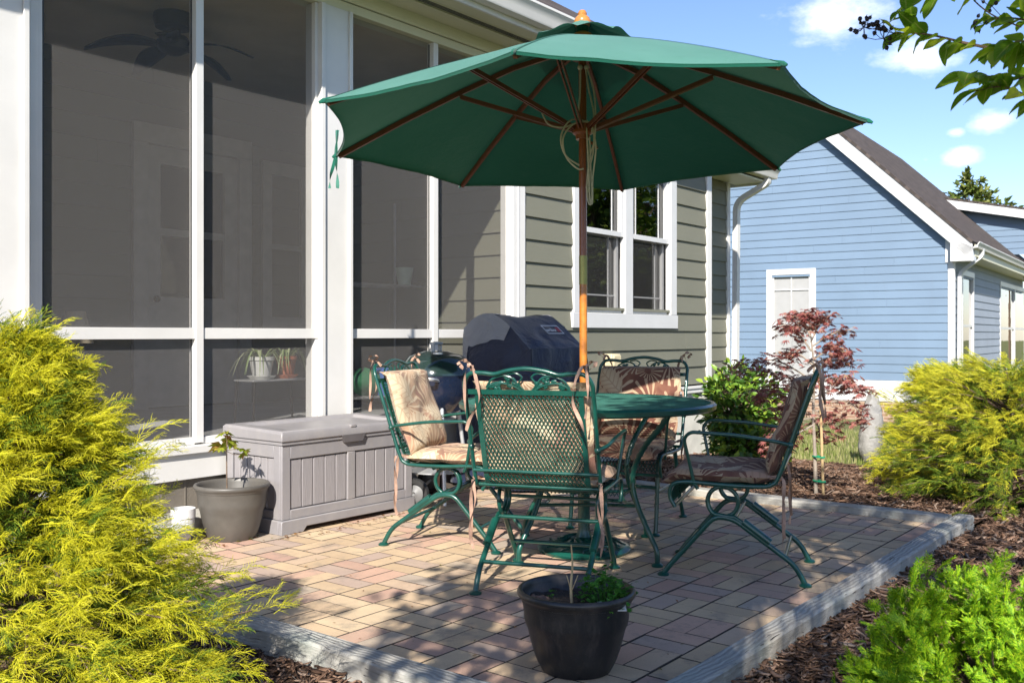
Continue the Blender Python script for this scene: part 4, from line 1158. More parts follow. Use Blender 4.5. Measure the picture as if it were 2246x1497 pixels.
for (sa, sb) in ((-OE+.02, GW/2), (GW+OE-.02, GW/2)):
    rake(sa, sb, -.44, -.082, -OH+.02, -OH+.05)          # outer rake fascia
    rake(sa+(.3 if sa < 1 else -.3), sb, -.46, -.12, -.035, -.002)      # frieze under the soffit
wb(mb, 'rake_board', M['white2'], br_)
mb = MB()
for (sa, sb) in ((-OE+.02, GW/2), (GW+OE-.02, GW/2)): rake(sa, sb, -.30, -.285, -OH+.05, .0)
wb(mb, 'rake_soffit', M['white'], br_)
mb = MB()
# boxed return at the foot of the rake
zf = top(-OE)+.24
a = [WG.p(-OE, OH-.02, zf-.40), WG.p(.02, OH-.02, zf-.40), WG.p(.02, OH-.02, zf-.02), WG.p(-OE, OH-.02, zf-.05)]
mb.prism([a[0], a[1], WG.p(.02,OH-.02,zf+.10), WG.p(-OE+.02,OH-.02,zf-.12)], bdx*.36)
WG.box(mb, .03, .15, -.0, .035, 2.55, 3.1)
wb(mb, 'eave_return', M['white2'], blue)
mb = MB()
def bl_gutter(mb, u0, u1, s, z):
    prof = [(0,0),(-.075,0),(-.085,.05),(-.12,.105),(-.12,.125),(-.11,.12),(-.07,.06),(0,.02)]
    n = len(prof); vs = [WSd.p(u0, -s - p[0], z+p[1]) for p in prof] + [WSd.p(u1, -s - p[0], z+p[1]) for p in prof]
    mb.add(vs, [tuple(range(n)), tuple(range(n,2*n))[::-1]] + [(i, n+i, n+(i+1)%n, (i+1)%n) for i in range(n)])
bl_gutter(mb, -OH, LN, -OE+.0, zf-.14)
wb(mb, 'gutter', M['white'], blue, smooth=30)
mb = MB(); WSd.box(mb, -.02, LN, 0, OE-.01, zf-.30, zf-.27); WSd.box(mb, -.02, LN, OE-.01, OE+.0, zf-.30, zf-.05); wb(mb, 'soffit', M['cream'], blue)
mb = MB(); rect_tube(mb, fillet([WSd.p(.55,OE+.05,zf-.10), WSd.p(.55,OE+.05,zf-.26), WSd.p(.22,.09,zf-.62), WSd.p(.22,.08,-.5)], .12), .09, .07); wb(mb, 'downspout', M['white2'], blue, smooth=50)
def side_window(u0, u1, z0, z1, cols):
    mb = MB(); WSd.box(mb, u0, u0+.09, -.03, .03, z0, z1); WSd.box(mb, u1-.09, u1, -.03, .03, z0, z1); WSd.box(mb, u0-.02, u1+.02, -.03, .034, z1, z1+.12); WSd.box(mb, u0-.03, u1+.03, -.03, .04, z0-.08, z0)
    for k in range(1, cols): c = u0 + (u1-u0)*k/cols; WSd.box(mb, c-.05, c+.05, -.03, .028, z0, z1)
    WSd.box(mb, u0+.09, u1-.09, -.025, .010, (z0+z1)/2-.03, (z0+z1)/2+.03)
    w_ = wb(mb, 'window', M['white2'], blue)
    mb = MB(); mb.quad(WSd.p(u0,-.02,z0), WSd.p(u1,-.02,z0), WSd.p(u1,-.02,z1), WSd.p(u0,-.02,z1)); wb(mb, 'pane', M['glass'], w_)
    mb = MB(); mb.quad(WSd.p(u0,-.06,z0), WSd.p(u1,-.06,z0), WSd.p(u1,-.06,z1), WSd.p(u0,-.06,z1)); wb(mb, 'blind', M['blind'], w_)
side_window(ua, ub, w1b, w1t, 1); side_window(uc, ud, w1b-.05, w1t, 3)
# shed dormer on the right-hand roof plane
def on_roof(px, py):
    r = ray(px, py); o_ = Vector((0,0,CAMZ)); A = rp(0,0); n = (rp(1,0)-A).cross(rp(0,1)-A)
    k = (A-o_).dot(n)/r.dot(n); p = o_ + r*k; q = p - Vector((bc.x,bc.y,p.z)); return q.dot(bdx), q.dot(bdy), p.z
du, dsx, dzz = on_roof(2068, 432)
DP = .22
def dp(u, s, dz=0):
    q = bc + bdx*u + bdy*s; return Vector((q.x, q.y, dzz - (dsx-s)*DP + dz))
mb = MB(); sheet(mb, [dp(du,-.95), dp(du+5,-.95), dp(du+5,dsx+.3), dp(du,dsx+.3)], .05, True)
dr = wb(mb, 'dormer_roof', M['shingle'], blue, smooth=None)
mb = MB(); a = [dp(du+.02,-.93,-.30), dp(du+.05,-.93,-.30), dp(du+.05,-.93,-.052), dp(du+.02,-.93,-.052)]; b = [dp(du+.02,dsx,-.30), dp(du+.05,dsx,-.30), dp(du+.05,dsx,-.052), dp(du+.02,dsx,-.052)]; mb.hexa(a, b)
a = [dp(du+.05,-.93,-.14), dp(du+.42,-.93,-.14), dp(du+.42,-.93,-.12), dp(du+.05,-.93,-.12)]; b = [dp(du+.05,dsx,-.14), dp(du+.42,dsx,-.14), dp(du+.42,dsx,-.12), dp(du+.05,dsx,-.12)]; mb.hexa(a, b)
wb(mb, 'rake_board', M['white2'], dr)
WD = Wall(bc + bdx*(du+.40), bdy, -bdx)
def dlim(z):
    lo = dsx - (dzz-.15-z)/DP if DP else 0
    hi = (z - EZ - .24)/GP
    return (max(-.40, lo), hi)
mb = MB(); siding(mb, WD, -.40, dsx, EZ+.2, dzz, .178, (), dlim); wb(mb, 'dormer_wall', M['blue_siding'], blue, smooth=None)
mb = MB()   # solid core so that no light leaks through the house
pts = [WG.p(.05,-.12,-1), WG.p(GW-.05,-.12,-1), WG.p(GW-.05,-.12,EZ), WG.p(GW/2,-.12,EZ+GP*GW/2-.1), WG.p(.05,-.12,EZ)]
mb.prism(pts, bdx*11.5); wb(mb, 'core', M['room_dark'], blue)
# ------------------------------------------------------------------ patio umbrella
UX, UY = 3.85, 2.594
Fv = Vector((CT, ST, 0)); Rv = Vector((ST, -CT, 0))
umb = thing('patio_umbrella', 'open green canvas umbrella on a wooden pole through the table', 'umbrella', (UX, UY, .0))
tiltax = Vector((Rv.x, Rv.y, 0))
TILT = Matrix.Rotation(R(-2.4), 4, tiltax)          # the canopy leans a touch away from the camera
def umbM(mb): mb.M = TILT; return mb
UR, ZT, ZR = 1.325, 2.005, 2.475                        # tip radius, tip height, height where panels meet the vent
tipaz = [TH - R(15 + 45*k) for k in range(8)]
def rib_z(r): s = r/UR; return ZR + .045 - (ZR+.045-ZT)*(.80*s + .20*s*s)
mb = umbM(MB())
mb.tube([(0,0,.075),(0,0,1.30)], .0190, 14); mb.build('lower_pole', M['pole_sunlit'], umb)
mb = umbM(MB()); mb.tube([(0,0,1.40),(0,0,2.52)], .0190, 14); mb.build('upper_pole', M['pole_wood'], umb)
mb = umbM(MB()); mb.tube([(0,0,1.285),(0,0,1.425)], .0205, 16); mb.build('brass_sleeve', M['brass'], umb)
mb = umbM(MB()); mb.lathe([(.0,2.505),(.05,2.505),(.05,2.52),(.028,2.535),(.022,2.55),(.036,2.565),(.043,2.585),(.036,2.605),(.022,2.618),(.024,2.628),(.016,2.642),(0,2.645)], (0,0,0), 20)
mb.build('finial', M['finial_wood'], umb)
mb = umbM(MB()); mb.lathe([(.020,2.40),(.055,2.40),(.055,2.46),(.020,2.46)], (0,0,0), 16); mb.build('top_hub', M['rib_wood'], umb)
mb = umbM(MB()); mb.lathe([(.0195,2.0),(.034,2.0),(.036,2.02),(.05,2.03),(.052,2.075),(.0195,2.078)], (0,0,0), 16)
mb.tube([(.02,-.03,1.985),(.03,-.05,1.975),(.035,-.06,1.95)], .008, 8); mb.build('runner', M['pole_wood'], umb)
# canopy: eight panels, edges scooped between the tips
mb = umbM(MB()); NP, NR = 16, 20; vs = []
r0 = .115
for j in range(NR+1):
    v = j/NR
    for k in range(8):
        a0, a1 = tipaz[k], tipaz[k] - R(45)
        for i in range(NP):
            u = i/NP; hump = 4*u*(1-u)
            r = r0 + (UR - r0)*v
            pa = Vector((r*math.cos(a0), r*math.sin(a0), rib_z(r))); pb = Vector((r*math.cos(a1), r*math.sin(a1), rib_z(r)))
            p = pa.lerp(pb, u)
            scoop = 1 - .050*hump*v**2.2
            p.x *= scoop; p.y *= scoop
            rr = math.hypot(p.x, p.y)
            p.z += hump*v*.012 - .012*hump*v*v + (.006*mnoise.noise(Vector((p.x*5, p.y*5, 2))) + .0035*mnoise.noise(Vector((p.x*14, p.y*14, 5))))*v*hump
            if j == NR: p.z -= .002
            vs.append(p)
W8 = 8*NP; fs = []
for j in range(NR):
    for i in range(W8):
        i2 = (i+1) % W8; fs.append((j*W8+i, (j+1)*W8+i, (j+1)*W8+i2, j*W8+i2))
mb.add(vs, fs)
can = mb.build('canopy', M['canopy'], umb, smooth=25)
# felled seams over the ribs
for k in range(8):
    mb = umbM(MB()); a = tipaz[k]; c, s_ = math.cos(a), math.sin(a); sd_ = Vector((-s_, c, 0))*.007; rv = []
    for j in range(NR+1):
        p = vs[j*W8 + k*NP] + Vector((0,0,.0028)); rv += [p - sd_ - Vector((0,0,.0016)), p, p + sd_ - Vector((0,0,.0016))]
    mb.add(rv, [(3*j+q_, 3*j+q_+3, 3*j+q_+4, 3*j+q_+1) for j in range(NR) for q_ in (0, 1)]); mb.build('seam', M['canopy'], can)
# hem and tip pockets
mb = umbM(MB())
hem = [vs[NR*W8+i] for i in range(W8)]
hv, hf = [], []
for p in hem: hv += [p + Vector((0,0,.002)), Vector((p.x*.995, p.y*.995, p.z-.010))]
for i in range(W8): j = (i+1) % W8; hf.append((2*i, 2*j, 2*j+1, 2*i+1))
mb.add(hv, hf); mb.build('hem', M['canopy'], can)
for a in tipaz:
    mb = umbM(MB()); c, s_ = math.cos(a), math.sin(a)
    mb.tube([((UR-.07)*c,(UR-.07)*s_,rib_z(UR-.07)-.006), (UR*c,UR*s_,ZT-.004), ((UR+.018)*c,(UR+.018)*s_,ZT-.014)], [.006,.011,.006], 8, flat=.8)
    mb.build('tip_pocket', M['canopy'], can)
# vented cap
mb = umbM(MB()); cv = []
for j in range(7):
    v = j/6
    for k in range(8):
        a0, a1 = tipaz[k], tipaz[k]-R(45)
        for i in range(8):
            u = i/8; hump = 4*u*(1-u); r = .03 + .225*v; z = 2.588 - .105*v**.8
            p = Vector((r*math.cos(a0), r*math.sin(a0), z)).lerp(Vector((r*math.cos(a1), r*math.sin(a1), z)), u)
            p.z += v*v*(.008*math.sin(u*6.3+k*1.7) + .010*hump); cv.append(p)
mb.add(cv, [(j*64+i, (j+1)*64+i, (j+1)*64+(i+1)%64, j*64+(i+1)%64) for j in range(6) for i in range(64)])
mb.lathe([(.03,2.50),(.034,2.592),(.030,2.595),(.02,2.592)], (0,0,0), 16)
mb.build('vent_cap', M['canopy'], can, smooth=25)
# ribs and struts
RJ = .63
for a in tipaz:
    c, s_ = math.cos(a), math.sin(a); side = Vector((-s_, c, 0))
    mb = umbM(MB())
    def bar(p, q, w_, h):
        p, q = Vector(p), Vector(q); t = (q-p).normalized(); up = side.cross(t)
        f = lambda b: [b - side*w_/2 - up*h/2, b + side*w_/2 - up*h/2, b + side*w_/2 + up*h/2, b - side*w_/2 + up*h/2]
        mb.hexa(f(p), f(q))
    rr = [.05, .35, RJ, .95, UR-.02]
    for q0, q1 in zip(rr[:-1], rr[1:]):
        bar((q0*c,q0*s_,rib_z(q0)-.020-(.03 if q0 < .1 else 0)), (q1*c,q1*s_,rib_z(q1)-.020), .015, .024)
    rb = mb.build('rib', M['rib_wood'], umb)
    mb = umbM(MB())
    e = Vector((RJ*c, RJ*s_, rib_z(RJ)-.043)); b0 = Vector((.05*c,.05*s_,2.05))
    for sg in (-1, 1):
        d = side*(.009*sg); bar(b0+d, e+d, .006, .020)
    mb.tube([e-side*.017+Vector((0,0,.003)), e+side*.017+Vector((0,0,.003))], .004, 6)
    mb.build('strut', M['rib_wood'], rb)
# cord: pulley loops and the hanging coil
mb = umbM(MB()); cd = .0042
q = lambda r_, l_, z: Vector(Rv*l_ - Fv*r_ + Vector((0,0,z)))     # r_ towards the camera, l_ to the right
for pts in ([(.03,-.012,2.34),(.035,-.016,2.2),(.045,-.03,2.08)], [(.03,.012,2.36),(.04,.025,2.25),(.05,.05,2.12),(.05,.04,2.02)],
            [(.03,.02,2.35),(.05,.055,2.2),(.05,.055,2.0),(.045,.03,1.9),(.04,.015,1.75)],
            [(.05,.02,2.08),(.06,-.05,2.06),(.07,-.10,1.99),(.06,-.085,1.90),(.05,-.03,1.845),(.045,.0,1.845)],
            [(.05,.03,2.07),(.065,-.06,2.08),(.07,-.11,2.0),(.06,-.09,1.91),(.05,-.02,1.86)],
            [(.055,-.20,2.115),(.06,-.17,2.06),(.06,-.10,2.045),(.06,-.02,2.07),(.05,.04,2.06),(.05,.05,1.95),(.045,.02,1.8),(.04,.02,1.70),(.042,.034,1.67),(.043,.04,1.72),(.045,.035,1.85),(.05,.03,2.0)],
            [(.045,.015,2.05),(.05,.02,1.95),(.05,.025,1.83),(.045,.03,1.7),(.043,.042,1.68),(.045,.045,1.8),(.05,.06,1.95),(.045,.04,2.05)]):
    mb.tube(smoothpath([q(*p) for p in pts], 8), cd, 6)
for l_ in (-.014, .018): mb.ball(q(.028, l_, 2.35), .014, 8, 6)
mb.build('pull_cord', M['rope'], umb)
# cloth tie hanging from a tip
mb = umbM(MB()); a = tipaz[6]; c, s_ = math.cos(a), math.sin(a); p0 = Vector((UR*c, UR*s_, ZT+.08)).lerp(Vector((UR*math.cos(tipaz[5])*1, UR*math.sin(tipaz[5]), ZT+.12)), .30)
p0 = Vector((UR*c,UR*s_,ZT)); 
for k, (dx, ln) in enumerate(((-.03,.20),(.012,.20))):
    pts = [p0 + Rv*(.005*k+.008) + Vector((0,0,.13)), p0 + Rv*.004 + Vector((0,0,.05)), p0 + Rv*(dx*.3) + Vector((0,0,-.05)), p0 + Rv*(dx*.9) + Vector((0,0,-.12)), p0 + Rv*dx + Vector((0,0,-.02-ln*.8))]
    pts = smoothpath(pts, 5); rv = []
    for i, p in enumerate(pts): d = (Rv*math.cos(i*.3+k) + Fv*math.sin(i*.3+k))*.009; rv += [p-d, p+d]
    mb.add(rv, [(2*i,2*i+1,2*i+3,2*i+2) for i in range(len(pts)-1)])
mb.build('tie_strap', M['canopy'], can, smooth=80)

# cast iron base
base = thing('umbrella_base', 'round dark green cast metal umbrella base under the table', 'umbrella base', (UX, UY, 0))
mb = MB(); mb.lathe([(0,.0),(.222,0),(.226,.012),(.218,.022),(.19,.030),(.12,.045),(.06,.060),(.04,.066),(0,.066)], (0,0,.001), 48); pl = mb.build('base_plate', M['green_metal'], base)
mb = MB()
for k in range(12):
    a = k*PI/6
    pts = [(.06*math.cos(a), .06*math.sin(a), .062)]
    for i in range(1, 9):
        t = i/8; aa = a + .5*math.sin(t*5); r = .06 + .14*t
        pts.append((r*math.cos(aa), r*math.sin(aa), .064 - .036*t))
    mb.tube(pts, [.010-.005*i/8 for i in range(9)], 6)
    for rr, rs in ((.12,.016),(.165,.02)): mb.ball((rr*math.cos(a+.26), rr*math.sin(a+.26), .045-(rr-.12)*.3), rs, 7, 5, (1,1,.5))
mb.build('leaf_relief', M['green_metal'], pl)
mb = MB(); mb.lathe([(.042,.06),(.034,.08),(.029,.10),(.029,.38),(.033,.385),(.033,.40),(.0205,.40),(.0205,.1)], (0,0,0), 18)
mb.tube([(.03,0,.34),(.06,0,.34)], .007, 8); mb.ball((.066,0,.34), .014, 8, 6, (.6,1,1)); mb.build('socket_tube', M['green_metal'], base)

# ------------------------------------------------------------------ expanded-metal mesh helper
def diamond(mb, fn, U, V, du, dv, wd, inside=None):
    nu, nv = int(U/(du/2)), int(V/(dv/2))
    cache = {}
    def P(i, j):
        if (i, j) not in cache: cache[(i, j)] = Vector(fn(min(1, i*du/2/U), min(1, j*dv/2/V)))
        return cache[(i, j)]
    for i in range(nu+1):
        for j in range(nv):
            if (i+j) % 2: continue
            for di in (-1, 1):
                if not 0 <= i+di <= nu: continue
                a, b = P(i, j), P(i+di, j+1)
                if inside and not (inside(a) and inside(b)): continue
                e = 1e-3
                n = (Vector(fn(min(1,i*du/2/U+e), min(1,j*dv/2/V))) - a).cross(Vector(fn(min(1,i*du/2/U), min(1,j*dv/2/V+e))) - a)
                if n.length < 1e-12: n = (a - Vector(fn(max(0,i*du/2/U-e), j*dv/2/V))).cross(a - Vector(fn(i*du/2/U, max(0,j*dv/2/V-e))))
                n = n.normalized() if n.length > 0 else Vector((0,0,1))
                s_ = (b-a).cross(n).normalized()*wd/2; q = n*wd*.45
                mb.add([a-s_-q, a+s_+q, b+s_+q, b-s_-q], [(0,1,2,3)])
                mb.add([a+s_-q, a-s_+q, b-s_+q, b+s_-q], [(0,1,2,3)])

# ------------------------------------------------------------------ table
table = thing('patio_table', 'round green metal mesh table under the umbrella', 'table', (3.85, 2.58, 0), R(-8))
TR, TZ = .61, .715
mb = MB()
diamond(mb, lambda u, v: ((u*2-1)*TR, (v*2-1)*TR, TZ), 2*TR, 2*TR, .017, .034, .0042, lambda p: .03 < math.hypot(p[0], p[1]) < TR-.012)
mb.lathe([(.028,TZ-.004),(.055,TZ-.004),(.055,TZ+.003),(.028,TZ+.003),(.028,TZ-.004)], (0,0,0), 24)
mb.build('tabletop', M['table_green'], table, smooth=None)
mb = MB(); mb.lathe([(TR-.02,TZ+.004),(TR-.004,TZ+.006),(TR+.006,TZ-.004),(TR+.004,TZ-.022),(TR-.006,TZ-.03),(TR-.010,TZ-.020),(TR-.020,TZ-.003),(TR-.02,TZ+.004)], (0,0,0), 96)
for k in range(3): a = k*PI/3; mb.tube([(-TR*.98*math.cos(a),-TR*.98*math.sin(a),TZ-.012),(-.05*math.cos(a),-.05*math.sin(a),TZ-.012)], .005, 6); mb.tube([(TR*.98*math.cos(a),TR*.98*math.sin(a),TZ-.012),(.05*math.cos(a),.05*math.sin(a),TZ-.012)], .005, 6)
mb.build('table_rim', M['green_metal'], table)
for k in range(4):
    a = k*PI/2 + R(-2); c, s_ = math.cos(a), math.sin(a)
    prof = smoothpath([(.50,.69),(.44,.62),(.345,.50),(.285,.40),(.285,.32),(.33,.22),(.395,.12),(.43,.065),(.44,.012)], 8)if False else [(v.x, v.z) for v in smoothpath([(.52,0,.700),(.46,0,.63),(.365,0,.53),(.305,0,.43),(.295,0,.34),(.335,0,.235),(.40,0,.13),(.435,0,.07),(.44,0,.012)], 9)]
    pts = [(r*c, r*s_, z) for r, z in prof]; m = len(pts); cut = int(m*.52)
    mb = MB(); mb.tube(pts[:cut+1], .0125, 12, twist=(.22, 3, 170)); mb.tube(pts[cut:], .0125, 10)
    lg = mb.build('leg', M['green_metal'], table, smooth=70)
    mb = MB(); mb.lathe([(0,.001),(.026,.001),(.027,.008),(.018,.016),(.0,.018)], (.44*c,.44*s_,0), 14); mb.build('foot_pad', M['green_metal'], lg)
mb = MB()
for k in range(4):     # arcs that bow in towards the pole and tie the legs together
    a0, a1 = k*PI/2 + R(-2), (k+1)*PI/2 + R(-2); am = (a0+a1)/2
    P0, P1, Pm = Vector((.325*math.cos(a0),.325*math.sin(a0),.255)), Vector((.325*math.cos(a1),.325*math.sin(a1),.255)), Vector((.12*math.cos(am),.12*math.sin(am),.245))
    mb.tube([P0*(1-t)**2 + Pm*2*t*(1-t) + P1*t*t for t in [i/14 for i in range(15)]], .008, 8)
mb.build('stretcher', M['green_metal'], table)

# ------------------------------------------------------------------ chairs
HW = .262
def back_y(z): return -.185 - (z-.46)*.34
def cushion_pts(mb, L, Wd, place, th, seed, nu=22, nv=20, sag=0):
    """pillow: rectangle W x L with rounded puffy edge, wrinkled; place(u in -1..1, v in 0..1, h) -> point"""
    def pt(u, v, side):
        x = 2*u-1; y = 2*v-1
        e = (max(0, 1-abs(x)**5)*max(0, 1-abs(y)**6))**.45
        wr = mnoise.noise(Vector((x*2.2+seed, y*2.6, seed*.7)))*.22 + mnoise.noise(Vector((x*5+seed, y*6, 3)))*.10 + .10*math.sin((x*.6+y)*9 + 4*mnoise.noise(Vector((x, y, seed))))
        edge = 1 + .025*mnoise.noise(Vector((x*3, y*3, seed+5)))
        h = th*.5*e*(1 + wr)*(1 if side else -1)
        xx = x*edge + .012*math.sin(y*7+seed)*(abs(x) > .9)
        return place(xx*Wd/2, v, h)
    mb.grid(lambda u, v: pt(u, v, 1), nu, nv, uvs=lambda u, v: (u*Wd + seed*.37, v*L + seed*.21))
    mb.grid(lambda u, v: pt(1-u, v, 0), nu, nv, uvs=lambda u, v: ((1-u)*Wd + seed*.37 + .6, v*L + seed*.21 + .3))
def ribbon(mb, pts, wd, ph=0.0, n=6):
    pts = smoothpath(pts, n); rv = []
    for i, p in enumerate(pts):
        t = (pts[min(i+1,len(pts)-1)] - pts[max(i-1,0)]).normalized(); a = ph + i*.22
        s_ = t.orthogonal().normalized(); s_ = (s_*math.cos(a) + t.cross(s_)*math.sin(a))*wd/2
        rv += [p-s_, p+s_]
    mb.add(rv, [(2*i,2*i+1,2*i+3,2*i+2) for i in range(len(pts)-1)])
def scroll(mb):
    """leaf-and-vine casting under the crest of the back"""
    for sg in (-1, 1):
        zc = .862
        P = lambda x, z: Vector((sg*x, back_y(z)+.002, z))
        mb.tube(smoothpath([P(.012,.815), P(.035,.845), P(.02,.872), P(.045,.888), P(.08,.882)], 6), .004, 6)
        mb.tube(smoothpath([P(.018,.815), P(.06,.838), P(.115,.85), P(.155,.838), P(.172,.817)], 6), .005, 6)
        mb.tube(smoothpath([P(.03,.82), P(.055,.865), P(.10,.878), P(.145,.862), P(.17,.83)], 6), .0045, 6)
        for k in range(15):
            x = .035 + .13*rnd.random(); z = .826 + .048*rnd.random()*(1-abs(x-.09)/.14)
            a = rnd.uniform(0, PI); ro = Matrix.Rotation(a, 3, 'Y')
            mb.ball(P(x, z), .0100, 7, 5, (1.25,.35,.75), ro)
def make_chair(spring=True):
    ch = bpy.data.objects.new('patio_chair', None); COL.objects.link(ch); ch.empty_display_size = .1
    # frame: one bent tube up one side, over the crest and down the other
    sidep = [(HW,.245,.305),(HW,.268,.35),(HW,.255,.40),(HW,.19,.414),(HW,.05,.408),(HW,-.10,.408),(HW,-.155,.418),(HW,-.185,.46),(HW,back_y(.65),.65),(HW,back_y(.80),.80),(HW-.003,back_y(.85),.85)]
    crest = [(HW-.03,back_y(.884),.884),(HW-.08,back_y(.888),.888),(.13,back_y(.884),.884),(.075,back_y(.898),.898),(0,back_y(.907),.907)]
    full = sidep + crest + [(-x,y,z) for x,y,z in crest[:-1][::-1]] + [(-x,y,z) for x,y,z in sidep[::-1]]
    mb = MB(); mb.tube(smoothpath(full, 6), .0089, 10)
    for y, z in ((.246,.31),(-.15,.42)): mb.tube([(-HW,y,z),(HW,y,z)], .008, 8)
    mb.tube([(-HW,back_y(.485)-.006,.485),(HW,back_y(.485)-.006,.485)], .0075, 8)
    if not spring: pass
    for x in (-.125, .125): mb.box(x-.012, .0, .398, x+.012, .03, .404)
    mb.box(-HW,-.02,.396,HW,.02,.4035)
    frm = mb.build('frame', M['green_metal'], ch, smooth=60)
    # mesh back panel with its flat frame
    mb = MB(); xi = .212
    seatp = [(.812,'b'),(.46,'b')]
    path = [(back_y(.812),.812),(back_y(.6),.6),(back_y(.47),.47),(-.155,.425),(-.10,.408),(.05,.404),(.19,.409),(.245,.395),(.262,.35),(.245,.315)]
    sp = [(v.x, v.y) for v in smoothpath([(a,b,0) for a, b in path], 8)]
    acc_ = [0]
    for p, q in zip(sp[:-1], sp[1:]): acc_.append(acc_[-1] + math.hypot(q[0]-p[0], q[1]-p[1]))
    def on(v):
        s = v*acc_[-1]
        for k in range(len(sp)-1):
            if acc_[k+1] >= s - 1e-9:
                t = (s-acc_[k])/max(1e-9, acc_[k+1]-acc_[k]); return (sp[k][0]+(sp[k+1][0]-sp[k][0])*t, sp[k][1]+(sp[k+1][1]-sp[k][1])*t)
        return sp[-1]
    cutv = .50
    def fb(u, v): y, z = on(v*cutv); return ((u*2-1)*xi, y, z)
    def fs_(u, v): y, z = on(cutv + v*(1-cutv)); return ((u*2-1)*(xi+.04), y, z)
    diamond(mb, fb, 2*xi, acc_[-1]*cutv, .0165, .0320, .0033)
    bk = mb.build('back_mesh', M['green_metal'], ch, smooth=None)
    mb = MB(); diamond(mb, fs_, 2*(xi+.04), acc_[-1]*(1-cutv), .018, .034, .0032); mb.build('seat_mesh', M['green_metal'], ch, smooth=None)
    mb = MB()
    for sx in (-xi, xi):
        pts = [on(k/14*cutv*1.02) for k in range(15)]
        vs = []; 
        for y, z in pts: vs += [(sx-.010,y-.002,z),(sx+.010,y-.002,z),(sx+.010,y+.003,z),(sx-.010,y+.003,z)]
        mb.add(vs, [(i*4+k,i*4+(k+1)%4,(i+1)*4+(k+1)%4,(i+1)*4+k) for i in range(14) for k in range(4)])
    y = back_y(.812); mb.hexa([(-HW,y-.003,.802),(HW,y-.003,.802),(HW,y+.004,.802),(-HW,y+.004,.802)], [(-HW,y-.006,.822),(HW,y-.006,.822),(HW,y+.001,.822),(-HW,y+.001,.822)])
    mb.build('panel_frame', M['green_metal'], ch)
    mb = MB(); scroll(mb); mb.build('vine_ornament', M['green_metal'], ch)
    for sx in (-1, 1):
        x = sx*(HW+.012)
        mb = MB(); mb.tube(fillet([(sx*HW,back_y(.585),.585),(x+sx*.02,back_y(.60)+.05,.60),(x+sx*.025,-.02,.622),(x+sx*.025,.175,.630),(x+sx*.012,.205,.60),(sx*HW,.165,.412),(sx*HW*.98,.150,.385)], .05, 6), .0078, 8)
        mb.ball((sx*HW,back_y(.585),.585), .015, 8, 6)
        mb.build('armrest', M['green_metal'], ch, smooth=60)
        if spring:
            xs = sx*.225
            pts = fillet([(xs,.30,.010),(xs,.275,.045),(xs,.085,.268),(xs,.005,.262),(xs,-.245,.085),(xs,-.285,.010)], .06, 6)
            mb = MB(); mb.tube(pts, .0117, 10); lg = mb.build('rocker_leg', M['green_metal'], ch, smooth=60)
            for yy in (.302, -.287):
                mb = MB(); mb.lathe([(0,.001),(.025,.001),(.026,.007),(.017,.014),(0,.016)], (xs,yy,0), 14); mb.build('foot_pad', M['green_metal'], lg)
            cy, cz, cr = .050, .330, .064; xo = xs - sx*.022; NA = 36
            cpts = [(xo,-.075,.3965),(xo,-.01,.3965)]
            for k in range(NA+1):
                an = R(508)*k/NA
                cpts.append((xo + sx*.022*k/NA, cy + cr*math.sin(an), cz + cr*math.cos(an)))
            cpts += [(xs,.0,.252+.016),(xs,-.06,.217+.012),(xs,-.13,.168+.008)]
            mb = MB(); mb.tube(cpts, .0093, 10)
            mb.tube([(xs,-.035,.252),(xs,-.145,.172)], .0165, 10)
            mb.build('spring', M['green_metal'], ch, smooth=60)
        else:
            for (y0, y1, zt) in ((.20,.255,.405),(-.13,-.315,.41)):
                xs = sx*.235
                pts = smoothpath([(xs,y0,zt),(xs,y0+(y1-y0)*.3,.27),(xs,y0+(y1-y0)*.65,.12),(xs,y1,.012)], 8); h = len(pts)*6//10
                mb = MB(); mb.tube(pts[:h+1], .0115, 10, twist=(.22, 3, 170)); mb.tube(pts[h:], .0115, 10); lg = mb.build('leg', M['green_metal'], ch, smooth=70)
                mb = MB(); mb.lathe([(0,.001),(.024,.001),(.025,.007),(.016,.014),(0,.016)], (xs,y1,0), 14); mb.build('foot_pad', M['green_metal'], lg)
    mb = MB()
    if spring:
        for y, z in ((.215,.113),(-.205,.113),(-.0,.262)): mb.tube([(-.225,y,z),(.225,y,z)], .0085, 8)
        mb.tube([(-.225,-.02,.39),(.225,-.02,.39)], .008, 8)
    else:
        mb.tube([(-.235,.215,.24),(.235,.215,.24)], .009, 10, twist=(.25,3,170)) if False else mb.tube([(-.235+.47*i/30,.225,.245) for i in range(31)], .009, 10, twist=(.25,3,170))
        for sx in (-1,1): mb.tube([(sx*.235,.22,.22),(sx*.235,-.22,.22)], .008, 8)
    mb.build('stretcher', M['green_metal'], ch, smooth=60)
    # seat and back cushions, tied on
    mb = MB(); cushion_pts(mb, .50, .50, lambda x, v, h: (x*(1+.03*v), -.165+.475*v, .441 + h*1.0 - .04*max(0, v-.86)/.14 + .006*math.sin(x*14)), .062, 1.3)
    sc_ = mb.build('seat_cushion', M['cushion'], ch, smooth=75)
    mb = MB()
    def bp(x, v, h):
        z = .455 + .425*v; f = .047 + .006*math.sin(v*9+x*5)
        y = back_y(z) + f + h*.95; z2 = z + h*.3
        if v > .90: z2 -= (v-.9)*.25; y -= (v-.9)*.22
        return (x*(1 - .03*v), y, z2)
    cushion_pts(mb, .46, .485, bp, .068, 2.7)
    bc_ = mb.build('back_cushion', M['cushion'], ch, smooth=75)
    y = back_y(.87)
    def tie(pts, wd, ph, par):
        mb = MB(); ribbon(mb, pts, wd, ph); mb.build('tie', M['tie_fabric'], par, smooth=80)
